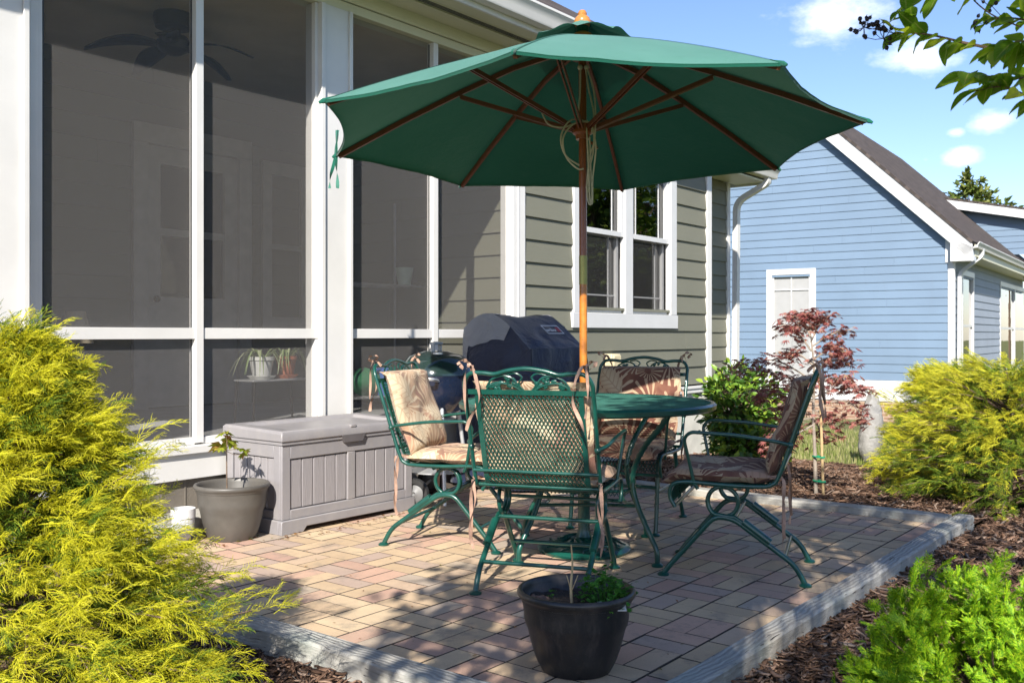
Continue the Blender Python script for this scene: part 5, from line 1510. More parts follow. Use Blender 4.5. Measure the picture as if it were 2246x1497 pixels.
    for sx, k in ((-1,0),(1,1)):
        X = sx*.235
        tie([(X,y+.03,.885),(X+sx*.004,y-.005,.915),(X+sx*.012,y-.022,.875),(X+sx*.014,y-.022,.80),(X+sx*.006,y-.03,.72)], .012, k, bc_)
        tie([(X,y+.028,.89),(X-sx*.01,y,.917),(X-sx*.035,y-.022,.86),(X-sx*.045,y-.018,.78),(X-sx*.01,y-.03,.705),(X+sx*.004,y-.03,.66)], .014, 1+k, bc_)
        tie([(X,y,.915),(X+sx*.02,y+.02,.935),(X+sx*.045,y-.01,.93),(X+sx*.02,y-.02,.905)], .016, .4, bc_)
        X = sx*.262; yy = -.185
        tie([(X-sx*.02,yy+.04,.445),(X+sx*.004,yy-.01,.45),(X+sx*.010,yy-.02,.40),(X+sx*.012,yy-.012,.30),(X+sx*.004,yy-.02,.20)], .015, k, sc_)
        tie([(X-sx*.02,yy+.04,.45),(X+sx*.006,yy+.0,.44),(X-sx*.006,yy-.015,.36),(X+sx*.016,yy-.02,.25),(X+sx*.004,yy-.01,.16)], .013, 2+k, sc_)
    return ch
GRP = 'chairs round the patio table'
spots = [((3.27, 2.385), 21, 'front chair with its mesh back towards the camera, nearest the black pot'),
         ((3.63, 3.235), -70, 'left chair in full sun beside the grey storage box, with sunlit leaf-print cushions'),
         ((3.97, 1.84), 109, 'right chair seen from the side in the shade, its cushion leaning back')]
proto = make_chair(True)
for i, ((x, y), az, lab) in enumerate(spots):
    o = proto if i == 0 else copy_tree(proto)
    o.location = (x, y, 0); o.rotation_euler = (0, 0, R(az - 90)); tag(o, lab, 'chair', GRP)
def darker(o):      # the right and far chairs get the darker burgundy and brown print
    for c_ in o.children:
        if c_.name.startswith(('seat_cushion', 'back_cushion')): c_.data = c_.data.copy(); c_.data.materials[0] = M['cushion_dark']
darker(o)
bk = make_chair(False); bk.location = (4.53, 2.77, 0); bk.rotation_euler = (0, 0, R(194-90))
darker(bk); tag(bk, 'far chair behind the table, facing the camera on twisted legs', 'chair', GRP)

# ------------------------------------------------------------------ storage box
bx = thing('storage_box', 'grey plastic storage box with plank-pattern panels beside the porch', 'storage box', (3.15, 4.0, 0))
L, D, H = .96, .485, .465
mb = MB(); mb.box(.018,.018,.03,L-.018,D-.01,H); body = mb.build('body', M['box_plastic'], bx, bevel=.006)
mb = MB()
def fr_front(x0, x1, z0, z1, n0=0, n1=.017): mb.box(x0, n0, z0, x1, n1, z1)
fr_front(.0,.055,.075,H); fr_front(L-.055,L,.075,H); fr_front(.0551,L-.0551,H-.075,H); fr_front(.0551,L-.0551,.075,.125); fr_front(L/2-.028,L/2+.028,.1251,H-.0751)
for (x0, x1, y0, y1, z0, z1) in ((.0,.017,.0171,.07,.075,H),(.0,.017,D-.06,D,.075,H),(.0,.017,.0701,D-.0601,H-.07,H),(.0,.017,.0701,D-.0601,.075,.12)): mb.box(x0,y0,z0,x1,y1,z1)
mb.box(L-.017,.0171,.075,L,D,H)
mb.build('panel_frame', M['box_plastic'], body, bevel=.004)
def planks(name, n, a0, a1, z0, z1, face):
    t = NT('x') if False else None
    mb = MB(); w_ = (a1-a0)/n
    for k in range(n):
        p, q = a0+k*w_+.003, a0+(k+1)*w_-.003
        if face == 'f': mb.box(p, .0085, z0, q, .0178, z1)
        else: mb.box(.0085, p, z0, .0178, q, z1)
    mb.build(name, M['box_plank'], body, bevel=.003)
tt = NT('grey_plastic_woodgrain'); oo = tt.obj(); gg = tt.noise(tt.mapping(oo, (60,60,3.5)), 2, 5, .65, 1.2)
tt.bsdf(tt.mix(gg, (.225,.21,.215), (.33,.31,.315)), .55, 0, .4, tt.bump(gg, .7, .004)); M['box_plank'] = tt.m
planks('plank_panel', 5, .058, L/2-.031, .13, H-.08, 'f'); planks('plank_panel', 5, L/2+.031, L-.058, .13, H-.08, 'f'); planks('plank_panel', 6, .073, D-.063, .125, H-.075, 's')
mb = MB()   # skirt with a trapezoid cut-out on the front
sk = [(-.012,0),(.13,0),(.155,.028),(L-.155,.028),(L-.13,0),(L+.012,0),(L+.012,.065),(L+.004,.0745),(-.004,.0745),(-.012,.065)]
mb.prism([(x,-.012,z) for x,z in sk], (0,.028,0)); mb.box(-.012,.0161,0,.016,D,.0745); mb.box(L-.016,.0161,0,L+.012,D,.0745)
mb.build('skirt', M['box_plastic'], body, bevel=.004)
mb = MB()   # lid: sloped to the front, raised rim round a flat tray
def lidz(y): return H + .085 - .012*(1-y/D)
x0, x1, y0, y1 = -.014, L+.014, -.016, D+.01
P = lambda x, y, dz=0: (x, y, lidz(y)+dz)
ix0, ix1, iy0, iy1 = .075, L-.075, .055, D-.055
mb.add([P(x0,y0,-.016),P(x1,y0,-.016),P(x1,y1,-.012),P(x0,y1,-.012), P(x0+.012,y0+.012),P(x1-.012,y0+.012),P(x1-.012,y1-.01),P(x0+.012,y1-.01),
        P(ix0,iy0),P(ix1,iy0),P(ix1,iy1),P(ix0,iy1), P(ix0+.014,iy0+.014,-.016),P(ix1-.014,iy0+.014,-.016),P(ix1-.014,iy1-.014,-.016),P(ix0+.014,iy1-.014,-.016),
        (x0,y0,H+.018),(x1,y0,H+.018),(x1,y1,H+.018),(x0,y1,H+.018)],
       [(12,13,14,15)] + [(a,b,b+4,a+4) for a,b in ((0,1),(1,2),(2,3),(3,0))] + [(4+k,4+(k+1)%4,8+(k+1)%4,8+k) for k in range(4)] + [(8+k,8+(k+1)%4,12+(k+1)%4,12+k) for k in range(4)] + [(16+k,16+(k+1)%4,(k+1)%4,k) for k in range(4)] + [(19,18,17,16)])
lid = mb.build('lid', M['box_plastic'], bx, bevel=.005)
mb = MB(); mb.box(-.006,-.008,H+.001,L+.006,D,H+.0175); mb.build('lid_seam', M['box_plastic'], lid)
mb = MB(); mb.prism([(L/2-.085,-.0205,H+.020),(L/2+.085,-.0205,H+.020),(L/2+.065,-.0205,H-.018),(L/2-.065,-.0205,H-.018)], (0,.02,0)); mb.build('latch_recess', simple('grey_recess', (.10,.09,.092), .6), lid)
mb = MB(); mb.box(L/2-.02,-.0175,lidz(0)-.012,L/2+.02,.03,lidz(0)+.0035); mb.build('lid_catch', M['box_plastic'], lid, bevel=.003)
mb = MB(); mb.tube([(L-.12+.045*math.cos(2*PI*k/24), -.0005, H-.035+.014*math.sin(2*PI*k/24)) for k in range(24)], .0022, 6, closed=True); mb.build('embossed_oval', M['box_plastic'], lid)

# ------------------------------------------------------------------ pots with plants
def pot(name, x, y, mat, r, h, rb, label, cat, soil):
    t = thing(name, label, cat, (x, y, 0))
    k = r/.18
    prof = [(0,.002),(rb,.002),(rb+.004,.01)]
    for i in range(1, 13):
        s = i/12; rr = rb + (r*.93-rb)*(s**.62)
        if .66 < s < .80: rr += .0035*k
        prof.append((rr, .01 + (h*.86-.01)*s))
    prof += [(r*.945,h*.865),(r*.955,h*.90),(r*.985,h*.915),(r*1.01,h*.94),(r*1.01,h*.97),(r*.985,h*.995),(r*.95,h),(r*.92,h*.985),(r*.905,h*.93),(r*.86,soil*h),(r*.5,soil*h-.03)]
    mb = MB(); mb.lathe(prof, (0,0,0), 56); mb.build('pot', mat, t, smooth=50)
    mb = MB(); mb.grid(lambda u, v: ((.90*r*v)*math.cos(2*PI*u), (.90*r*v)*math.sin(2*PI*u), h*soil + .012*mnoise.noise(Vector((v*math.cos(2*PI*u)*4, v*math.sin(2*PI*u)*4, r*9))) + .006*mnoise.noise(Vector((v*math.cos(2*PI*u)*14, v*math.sin(2*PI*u)*14, r*9)))), 40, 12, closeu=True)
    mb.build('soil', M['soil'], t)
    return t
tp_ = at_d(509, 1130, 4.90)
taupe = pot('flower_pot', tp_.x, tp_.y, M['taupe'], .188, .282, .115, 'taupe plastic flower pot with a bare young maple sprig, left of the storage box', 'flower pot', .80)
mb = MB(); stem = smoothpath([(-.03,0,.22),(-.028,.005,.32),(-.032,0,.42),(-.03,0,.50)], 6); mb.tube(stem, [.004-.0016*i/len(stem) for i in range(len(stem))], 6)
for e in ((-.09,-.02,.47),(.03,.04,.49),(.05,-.03,.43),(-.02,.03,.54),(.01,-.05,.46)): mb.tube(smoothpath([(-.03,0,.44+.02*rnd.random()), ((-.03+e[0])/2, e[1]/2, e[2]-.005), e], 4), .0014, 5)
mb.build('stem', M['twig'], taupe)
def palmate(n, sp, wd):
    mb = MB()
    for k in range(n):
        a = (k-(n-1)/2)*sp; L = 1 - .10*abs(k-(n-1)/2); c, s_ = math.sin(a), math.cos(a)
        f = lambda y, x, z: (c*y + s_*x, s_*y - c*x, z)
        mb.add([(0,0,0), f(L*.45,-wd,.04), f(L,0,-.12*L), f(L*.45,wd,.04)], [(0,1,2),(0,2,3)])
    return tmpl(mb)
yl = [palmate(5, .62, .26)]
mats = []
for e in ((-.09,-.02,.47),(.03,.04,.49),(.05,-.03,.43),(-.02,.03,.54),(.01,-.05,.46),(-.03,0,.50),(-.05,.02,.48)):
    for q_ in range(2):
        a = rnd.uniform(0, 2*PI); mats.append(frame_mat(e, (math.cos(a), math.sin(a), -.35), roll=rnd.gauss(0,.5), s=rnd.uniform(.045,.08)))
scatter_mesh('leaves', yl, mats, [0]*len(mats), [M['young_leaf']], taupe)
bp_ = at_d(1264, 1400, 2.985)
black = pot('flower_pot', bp_.x, bp_.y, M['black_plastic'], .183, .252, .108, 'large black plastic pot at the front of the patio, holding parsley and a dry stick', 'flower pot', .83)
q = lambda a, b, z: tuple(Rv*a + Fv*b + Vector((0,0,z)))
mb = MB(); mb.tube(smoothpath([q(-.015,-.04,.19), q(-.018,-.02,.26), q(-.012,0,.32), q(-.016,0,.385)], 6), [.0055-.0035*i/18 for i in range(19)], 6)
mb.tube([q(-.016,-.02,.24), q(-.03,0,.29)], .0015, 5); mb.tube([q(-.014,-.02,.25), q(.005,0,.29)], .0015, 5)
mb.build('dry_stick', M['stake'], black)
mats = []; mb = MB()
for k in range(46):
    a, r_ = rnd.uniform(0, 2*PI), .075*math.sqrt(rnd.random()); h_ = rnd.uniform(.03, .13)
    b0 = Vector(q(.085 + .35*r_*math.cos(a), -.045 + .35*r_*math.sin(a), .205)); e = Vector(q(.085 + 1.15*r_*math.cos(a), -.045 + 1.15*r_*math.sin(a), .205 + h_*(1.15-r_/.1)))
    mb.tube([b0, b0.lerp(e, .6)+Vector((0,0,.012)), e], .0012, 4)
    for _ in range(7):
        aa = rnd.uniform(0, 2*PI); mats.append(frame_mat(e + Vector((rnd.gauss(0,.011), rnd.gauss(0,.011), rnd.gauss(0,.009))), (math.cos(aa), math.sin(aa), rnd.uniform(-.2,.5)), roll=rnd.gauss(0,.5), s=rnd.uniform(.010,.019)))
for k in range(9):
    aa = rnd.uniform(0, 2*PI); mats.append(frame_mat(Vector(q(-.075+rnd.gauss(0,.006), .02, .215+rnd.uniform(0,.022))), (math.cos(aa), math.sin(aa), .4), s=rnd.uniform(.009,.016)))
mb.build('stems', M['parsley'], black)
scatter_mesh('leaves', [palmate(5,.5,.3), palmate(3,.7,.34)], mats, [k % 2 for k in range(len(mats))], [M['parsley']], black)
mb = MB(); a0 = Vector(q(.10,-.105,.222)); u_ = Rv*.042; v_ = (Fv*.02 + Vector((0,0,.008)))
mb.hexa([a0-u_-v_, a0+u_-v_, a0+u_+v_, a0-u_+v_], [p + Vector((0,0,.002)) for p in (a0-u_-v_, a0+u_-v_, a0+u_+v_, a0-u_+v_)]); mb.build('plant_tag', M['tagwhite'], black)
mb = MB()
for c_, r_ in (((-.115,-.05,.222),.022),((-.10,-.02,.218),.016),((-.13,0,.217),.015)):
    mb.grid(lambda u, v: Vector(q(*c_)) + Vector((math.cos(2*PI*u)*math.sin(PI*v), math.sin(2*PI*u)*math.sin(PI*v), math.cos(PI*v)*.8))*r_*(1+.5*mnoise.noise(Vector((u*3, v*3, r_*100)))), 10, 7, closeu=True)
mb.build('clods', simple('dry_clod', (.17,.10,.07), .95, var=.4, scale=60, bump=.6), black)

# ------------------------------------------------------------------ kettle grill
kp = at_y(957, 900, 4.08)
kg = thing('kettle_grill', 'dark enamel kettle grill with pale handle behind the left chair', 'grill', (kp.x, kp.y, 0), R(20))
mb = MB(); mb.lathe([(.245,.0),(.243,.012),(.225,.06),(.17,.115),(.08,.145),(0,.15)], (0,0,.79), 36); lid = mb.build('lid', M['black_enamel'], kg)
mb = MB(); mb.tube(fillet([(-.055,0,.925),(-.06,0,.985),(.06,0,.985),(.055,0,.925)], .02), .010, 8, flat=1.4); mb.box(-.07,-.016,.975,.07,.016,.992); mb.build('lid_handle', M['handle_grey'], lid, bevel=.004)
mb = MB(); mb.lathe([(0,0),(.03,0),(.03,.012),(0,.014)], (-.12,-.06,.918), 14); mb.build('lid_vent', M['alu'], lid)
mb = MB(); mb.lathe([(0,-.27),(.08,-.26),(.17,-.20),(.225,-.11),(.242,-.02),(.246,.0),(.248,.004),(.238,.004)], (0,0,.785), 36); mb.build('bowl', M['bowl_reflection_blue'], kg)
mb = MB(); mb.tube(fillet([(-.21,-.10,.76),(-.31,-.10,.775),(-.31,.10,.775),(-.21,.10,.76)], .03), .011, 8); mb.build('side_handle', M['alu'], kg)
for a in (90, 215, 325):
    c, s_ = math.cos(R(a)), math.sin(R(a)); mb = MB(); zend = .01 if a == 90 or a == 215 else .08
    mb.tube([(.16*c,.16*s_,.60),(.24*c,.24*s_,zend)], .0125, 10); mb.build('leg', M['alu'], kg)
mb = MB(); mb.lathe([(0,0),(.19,.0),(.19,.006),(0,.006)], (0,0,.19), 24); mb.build('ash_tray', M['alu'], kg)
for a in (150,):
    pass
for (wx, wy) in ((-.28,.02),(.24,.14)):
    mb = MB(); mb.M = Matrix.Translation((wx,wy,.09)) @ Matrix.Rotation(R(90),4,'Y'); mb.lathe([(.06,-.02),(.085,-.02),(.09,-.01),(.09,.01),(.085,.02),(.06,.02)], (0,0,0), 28); wl = mb.build('wheel', M['rubber'], kg)
    mb = MB(); mb.M = Matrix.Translation((wx,wy,.09)) @ Matrix.Rotation(R(90),4,'Y'); mb.lathe([(0,-.012),(.012,-.024),(.03,-.012),(.04,-.010),(.0605,0),(.04,.010),(.03,.012),(.012,.024),(0,.012)], (0,0,0), 24); mb.build('hub', M['wheel_grey'], wl)
mb = MB(); mb.tube([(-.26,.02,.09),(.24,.14,.09)], .008, 8); mb.build('axle', M['alu'], kg)

# ------------------------------------------------------------------ covered gas grill
gx0, gx1, gy0, gy1 = 5.03, 5.66, 3.80, 4.40
gg_ = thing('covered_grill', 'gas grill under a navy and grey fabric cover against the green wall', 'covered grill', ((gx0+gx1)/2, (gy0+gy1)/2, 0))
prof = [(.0,.02),(.0,.50),(.0,.91),(.02,.945),(.10,1.02),(.20,1.10),(.30,1.165),(.36,1.18),(.46,1.165),(.56,1.10),(.60,1.02),(.60,.5),(.60,.02)]
def dense(pr, n):
    return [(v.x, v.z) for v in smoothpath([(a,0,b) for a, b in pr], n)]
dp_ = dense(prof, 3); npf = len(dp_)
Lg = gx1-gx0; cx_, cy_ = (gx0+gx1)/2, (gy0+gy1)/2
def cov(u, v):
    k = v*(npf-1); i = min(int(k), npf-2); t = k-i; y = dp_[i][0]*(1-t)+dp_[i+1][0]*t; z = dp_[i][1]*(1-t)+dp_[i+1][1]*t
    x = u*Lg; sk_ = max(0, .93-z)
    fold = .026*math.sin(x*24 + 1.6*math.sin(z*5))*min(1, sk_*2.6) + .020*mnoise.noise(Vector((x*9, z*4, 1)))
    sg = -1 if y < .15 else (1 if y > .45 else 0)
    flare = .05*sk_
    zz = z + (.012*mnoise.noise(Vector((x*7, y*7, 2))) - .014*math.sin(PI*u)*(1 if z > 1 else 0))
    return (gx0 + x - cx_, gy0 + y + sg*(fold*.8+flare) - cy_, max(.02, zz))
mb = MB(); mb.grid(cov, 26, npf-1); mb.build('cover', M['cover_navy'], gg_, smooth=70)
for sg, X in ((-1, 0.0), (1, Lg)):
    def side(u, v):
        # u runs along the profile, v from the rim to the middle of the end face
        k = u*(npf-1); i = min(int(k), npf-2); t = k-i; y = dp_[i][0]*(1-t)+dp_[i+1][0]*t; z = dp_[i][1]*(1-t)+dp_[i+1][1]*t
        e = cov(0 if sg < 0 else 1, u); c0 = Vector((0, (gy0+.33)-cy_, .55)); e = Vector(e)
        p = e.lerp(Vector((e.x, c0.y, min(e.z, .55+ (e.z-.55)*.2))), v)
        sk_ = max(0, 1.0-p.z); bulge = .06*sk_ + .028*math.sin(p.y*24+2*math.sin(p.z*5))*min(1, sk_*1.6) + .05*math.sin(PI*min(1, v*1.6)*.5)
        return (p.x + sg*bulge, p.y, p.z)
    mb = MB(); mb.grid(side, npf-1, 9)
    mb.build('cover_end', M['cover_navy'], gg_, smooth=70)
    mb = MB(); ua, ub = .40, .86   # grey yoke over the top of the end
    mb.grid(lambda u, v: tuple(Vector(side(ua + (ub-ua)*u, v*(.22 + .18*math.sin(PI*u)))) + Vector((sg*.006, 0, .004))), 24, 5)
    mb.build('grey_yoke', M['cover_grey'], gg_, smooth=70)
mb = MB(); mb.grid(lambda u, v: tuple(Vector(cov(u*.12, .52 + .36*v)) + Vector((-.003,0,.005))), 5, 22); mb.grid(lambda u, v: tuple(Vector(cov(.86+u*.14, .55 + .33*v)) + Vector((.003,0,.005))), 5, 22)
mb.build('grey_band', M['cover_grey'], gg_, smooth=70)
# woven label on the front slope: white border, brand word, red block
def onslope(a, b, off=.006):   # a along x (m), b up the slope 0..1
    y = .05 + .19*b; z = .975 + .158*b; n = Vector((0,-.62,.78)); p = Vector((gx0 + a - cx_, gy0 + y - cy_, z)); return p + n*off
lg_ = MB()
def lbox(a0, a1, b0, b1, off, mi): lg_.quad(onslope(a0,b0,off), onslope(a1,b0,off), onslope(a1,b1,off), onslope(a0,b1,off), mi)
A0, A1, B0, B1 = .35, .545, .40, .78
for (a0,a1,b0,b1) in ((A0,A1,B0,B0+.035),(A0,A1,B1-.035,B1),(A0,A0+.009,B0+.035,B1-.035),(A1-.009,A1,B0+.035,B1-.035)): lbox(a0,a1,b0,b1,.008,0)
lbox(.492,.532,B0+.09,B1-.09,.008,1)
lg_.build('label_border', [M['logo_white'], M['logo_red']], gg_, smooth=None)
fc = bpy.data.curves.new('brand_word', 'FONT'); fc.body = 'weber'; fc.size = .062; fc.extrude = .0004; fc.offset = .0016
fo = bpy.data.objects.new('brand_word', fc); COL.objects.link(fo)
dg = bpy.context.evaluated_depsgraph_get(); me = bpy.data.meshes.new_from_object(fo.evaluated_get(dg)); bpy.data.objects.remove(fo)
me.materials.clear(); me.materials.append(M['logo_white'])
fo = bpy.data.objects.new('brand_word', me); COL.objects.link(fo); fo.parent = gg_
ax = Vector((1,0,0)); up_ = (onslope(0,1,0)-onslope(0,0,0)).normalized(); nn = ax.cross(up_); p0 = onslope(A0+.012, .50, .009)
wid = max(v.co.x for v in me.vertices); sc_ = .122/wid
fo.matrix_local = Matrix(((ax.x*sc_, up_.x*sc_, nn.x, p0.x), (ax.y*sc_, up_.y*sc_, nn.y, p0.y), (ax.z*sc_, up_.z*sc_, nn.z, p0.z), (0,0,0,1)))

# white drain pipe by the foundation and the upright stone
dpz = at_d(398, 1165, 4.75)
dth = thing('drain_pipe', 'short white plastic drain pipe behind the golden shrub, next to the taupe pot', 'drain pipe', (dpz.x, dpz.y, 0))
mb = MB(); mb.M = Matrix.Rotation(R(35), 4, 'Z'); mb.tube(fillet([(-.16,0,.06),(.02,0,.06),(.02,0,.17)], .05), .055, 20, cap=False); mb.tube([(.02,0,.13),(.02,0,.175)], .060, 20, cap=False); mb.build('elbow', M['white2'], dth)
rk = at_d(1908, 985, 9.4)
mb = MB()
def rock(u, v):
    a = 2*PI*u; r = math.sin(PI*min(1, v*.97+.03))**.5 if v < 1 else 0
    p = Vector((.16*math.cos(a)*r, .12*math.sin(a)*r, (.60 + .08*math.cos(a))*v)); p.x += .05*v + (-.06 if v > .75 and math.cos(a) < 0 else 0)*(v-.75)*6
    return Vector((rk.x, rk.y, gz(rk.x)-.06)) + p*(1+.26*mnoise.noise(p*5)+.10*mnoise.noise(p*15))
mb.grid(rock, 20, 14, closeu=True); tag(mb.build('standing_stone', M['stone'], None, 35), 'rough pale grey standing stone between the red maple and the golden shrubs', 'stone')
# ------------------------------------------------------------------ golden thread cypress
def thread_sprays(nvar, fine=1.0, sg_=2):
    out = []
    for k in range(nvar):
        mb = MB(); rr = random.Random(100+k)
        droop = rr.uniform(.05, .35)
        def axis(s): return Vector((.05*math.sin(s*4+k), s, .10*s - droop*s*s))
        def thread(p0, d, L, w0, dr, seg=None):
            seg = seg or sg_
            d = d.normalized(); pts = []
            side = d.orthogonal().normalized()
            for i in range(seg+1):
                s = i/seg; pts.append(p0 + d*(L*s) + Vector((0,0,-dr*L*s*s)) + side*(.06*L*math.sin(s*3+rr.random())))
            mb.tube(pts, [w0*(1-.55*i/seg) for i in range(seg+1)], 3, cap=False)
        A = [axis(i/5) for i in range(6)]
        mb.tube(A[::1], [.011*fine*(1-.6*i/5) for i in range(6)], 3, cap=False)
        n = 11
        for i in range(n):
            s = .12 + .86*i/n; sg = 1 if i % 2 else -1
            d = Vector((sg*rr.uniform(.5, .9), rr.uniform(.7, 1.0), rr.uniform(-.25, .35)))
            L = (.46 - .26*s)*rr.uniform(.75, 1.25)
            thread(axis(s), d, L, .0100*fine, rr.uniform(.1, .5))
            if rr.random() < .75:
                b = axis(s) + d.normalized()*L*.4
                thread(b, Vector((d.x*.3 + rr.uniform(-.5,.5), 1, rr.uniform(-.2,.3))), L*.55, .0085*fine, .3)
        out.append(tmpl(mb))
    return out
TS = thread_sprays(10); TSF = thread_sprays(8, 1.3, 1)
def golden(name, label, x, y, z0, H, Rb, nb, ns, s0, s1, seed, mats_, lean=(0,0), flat=1.0, extra=(), phi=None, shape=.75, group=None, envl=None, tset=None, low=0.0):
    tset = tset or TS
    t = thing(name, label, 'shrub', (x, y, z0), 0, group)
    r = random.Random(seed); Ms, ch, mi = [], [], []; br = MB()
    br.tube([(0,0,0),(lean[0]*.4,lean[1]*.4,H*.45),(lean[0],lean[1],H*.9)], [.022,.014,.004], 6)
    def branch(h, a, L, rise, dr):
        green = r.random() < .13
        p0 = Vector((lean[0]*h/H, lean[1]*h/H, h)); P = []
        for i in range(9):
            s = i/8; P.append(p0 + Vector((math.cos(a)*L*s*flat, math.sin(a)*L*s, rise*L*s - dr*L*s*s)))
        br.tube(P[:8], [.008*(1-.85*i/8) for i in range(8)], 4, cap=False)
        for q in range(ns):
            s = r.uniform(.10, 1.0)**.62; k = min(int(s*8), 7); f = s*8-k; p = P[k].lerp(P[k+1], f)
            tan = (P[k+1]-P[k]).normalized(); sid = tan.cross(Vector((0,0,1))).normalized()
            d = tan*r.uniform(.5, 1.1) + sid*r.gauss(0, .55) + Vector((0,0,r.gauss(.10, .38)))
            p = p + sid*r.gauss(0, .03) + Vector((0,0,r.gauss(0,.025)))
            if p.z < .02: p.z = .02 + r.random()*.03
            Ms.append(frame_mat(p, d, s=r.uniform(s0, s1)*(1.1 - .35*s), roll=r.gauss(0, .6))); ch.append(r.randrange(len(tset)))
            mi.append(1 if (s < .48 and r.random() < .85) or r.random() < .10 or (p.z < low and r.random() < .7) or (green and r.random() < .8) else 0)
    for b in range(nb):
        h = H*(b+.5)/nb*.97; k = h/H
        env = Rb*(1-k)**shape*(.55+.45*min(1, k*6+.55)) + .05
        if envl: env = float(np.interp(h, [e[0] for e in envl], [e[1] for e in envl]))
        a = (r.uniform(0, 2*PI) if phi is None else r.uniform(*phi))
        L = env*r.uniform(.72, 1.12)
        branch(h, a, L, r.uniform(.25, .6) + .5*k, r.uniform(.25, .55))
    for (h, a, L, rise, dr) in extra: branch(h, a, L, rise, dr)
    br.build('branches', M['twig'], t)
    scatter_mesh('foliage', tset, Ms, ch, mats_, t, matidx=mi)
    return t
toR = lambda deg: TH - R(90) + R(deg)      # 0 = to the right in the picture, 90 = away from the camera
gb1 = at_d(95, 1500, 2.50)
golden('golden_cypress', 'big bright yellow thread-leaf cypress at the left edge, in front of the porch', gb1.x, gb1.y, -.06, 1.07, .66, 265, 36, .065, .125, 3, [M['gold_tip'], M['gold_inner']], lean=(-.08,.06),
       extra=((.56, toR(0), .37, .75, .15), (.40, toR(20), .56, .35, .35), (.22, toR(-10), .62, .3, .35), (.18, toR(-35), .60, .3, .3), (.52, toR(8), .42, .55, .5)), envl=[(0,.56),(.25,.55),(.40,.44),(.52,.30),(.75,.25),(1,.10)])
g2 = at_d(2075, 1000, 7.1); g3 = at_d(2215, 1000, 6.0)
GG = 'golden shrubs by the far corner of the patio'
golden('golden_cypress', 'golden thread-leaf shrub by the stone, its peak in front of the blue corner board', g2.x, g2.y, gz(g2.x)-.03, .84, .62, 150, 30, .07, .13, 5, [M['gold_tip'], M['gold_inner']], group=GG, shape=.7, tset=TSF)
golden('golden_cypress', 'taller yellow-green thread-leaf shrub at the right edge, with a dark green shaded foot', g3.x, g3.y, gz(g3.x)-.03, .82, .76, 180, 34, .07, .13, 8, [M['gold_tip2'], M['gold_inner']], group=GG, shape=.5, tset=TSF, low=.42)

# ------------------------------------------------------------------ arborvitae globe
def fan_sprays(nvar):
    out = []
    for k in range(nvar):
        mb = MB(); rr = random.Random(300+k)
        def frond(p0, d, L, w_, depth):
            n = 5 if depth > 1 else 4; d = d.normalized(); nrm = Vector((0,0,1)); sid = d.cross(nrm).normalized()
            vs = []
            for i in range(4):
                s = i/3; p = p0 + d*L*s + Vector((0,0,-.18*L*s*s+.03*rr.random())); ww = w_*(1-.7*s)*(1.15 if i % 2 else .9)
                vs += [p - sid*ww, p + sid*ww + Vector((0,0,.012))]
            mb.add(vs, [(2*i,2*i+1,2*i+3,2*i+2) for i in range(3)])
            if depth:
                for i in range(n):
                    s = .15+.75*i/n
                    for sg in (-1, 1):
                        q = p0 + d*L*s + Vector((0,0,-.18*L*s*s)); dd = d*rr.uniform(.7,1) + sid*sg*rr.uniform(.45,.75) + Vector((0,0,rr.uniform(-.12,.18)))
                        frond(q, dd, L*(.50-.28*s)*rr.uniform(.8,1.2), w_*.85, depth-1)
        frond(Vector((0,0,0)), Vector((0,1,0)), 1, .019, 2)
        out.append(tmpl(mb))
    return out
FS = fan_sprays(6)
av = at_d(2185, 1500, 2.58)
at_ = thing('arborvitae', 'low bright green arborvitae bush in the lower right corner', 'shrub', (av.x, av.y, -.08))
r = random.Random(21); Ms, ch = [], []; br = MB()
for b in range(190):
    a = r.uniform(0, 2*PI); e = math.asin(r.uniform(.02, 1.0)); L = (.50*math.cos(e)**2*.82 + .48*math.sin(e)**2)*r.uniform(.86, 1.0)
    d = Vector((math.cos(a)*math.cos(e), math.sin(a)*math.cos(e), math.sin(e)))
    br.tube([(0,0,.04), d*L*.5+Vector((0,0,.02)), d*L*.88], [.008,.005,.002], 4, cap=False)
    for q in range(24):
        s = r.uniform(.5, 1.0)**.7; p = d*L*s + Vector((r.gauss(0,.022), r.gauss(0,.022), r.gauss(0,.018)))
        if p.z < .03: continue
        dd = d*r.uniform(.25,.6) + Vector((r.gauss(0,.55), r.gauss(0,.55), r.uniform(.0,.7)))
        Ms.append(frame_mat(p, dd, (d.x + r.gauss(0,.4), d.y + r.gauss(0,.4), d.z + r.gauss(0,.4)), s=r.uniform(.040,.075))); ch.append(r.randrange(6))
br.build('branches', M['twig'], at_); scatter_mesh('foliage', FS, Ms, ch, [M['arbor']], at_)

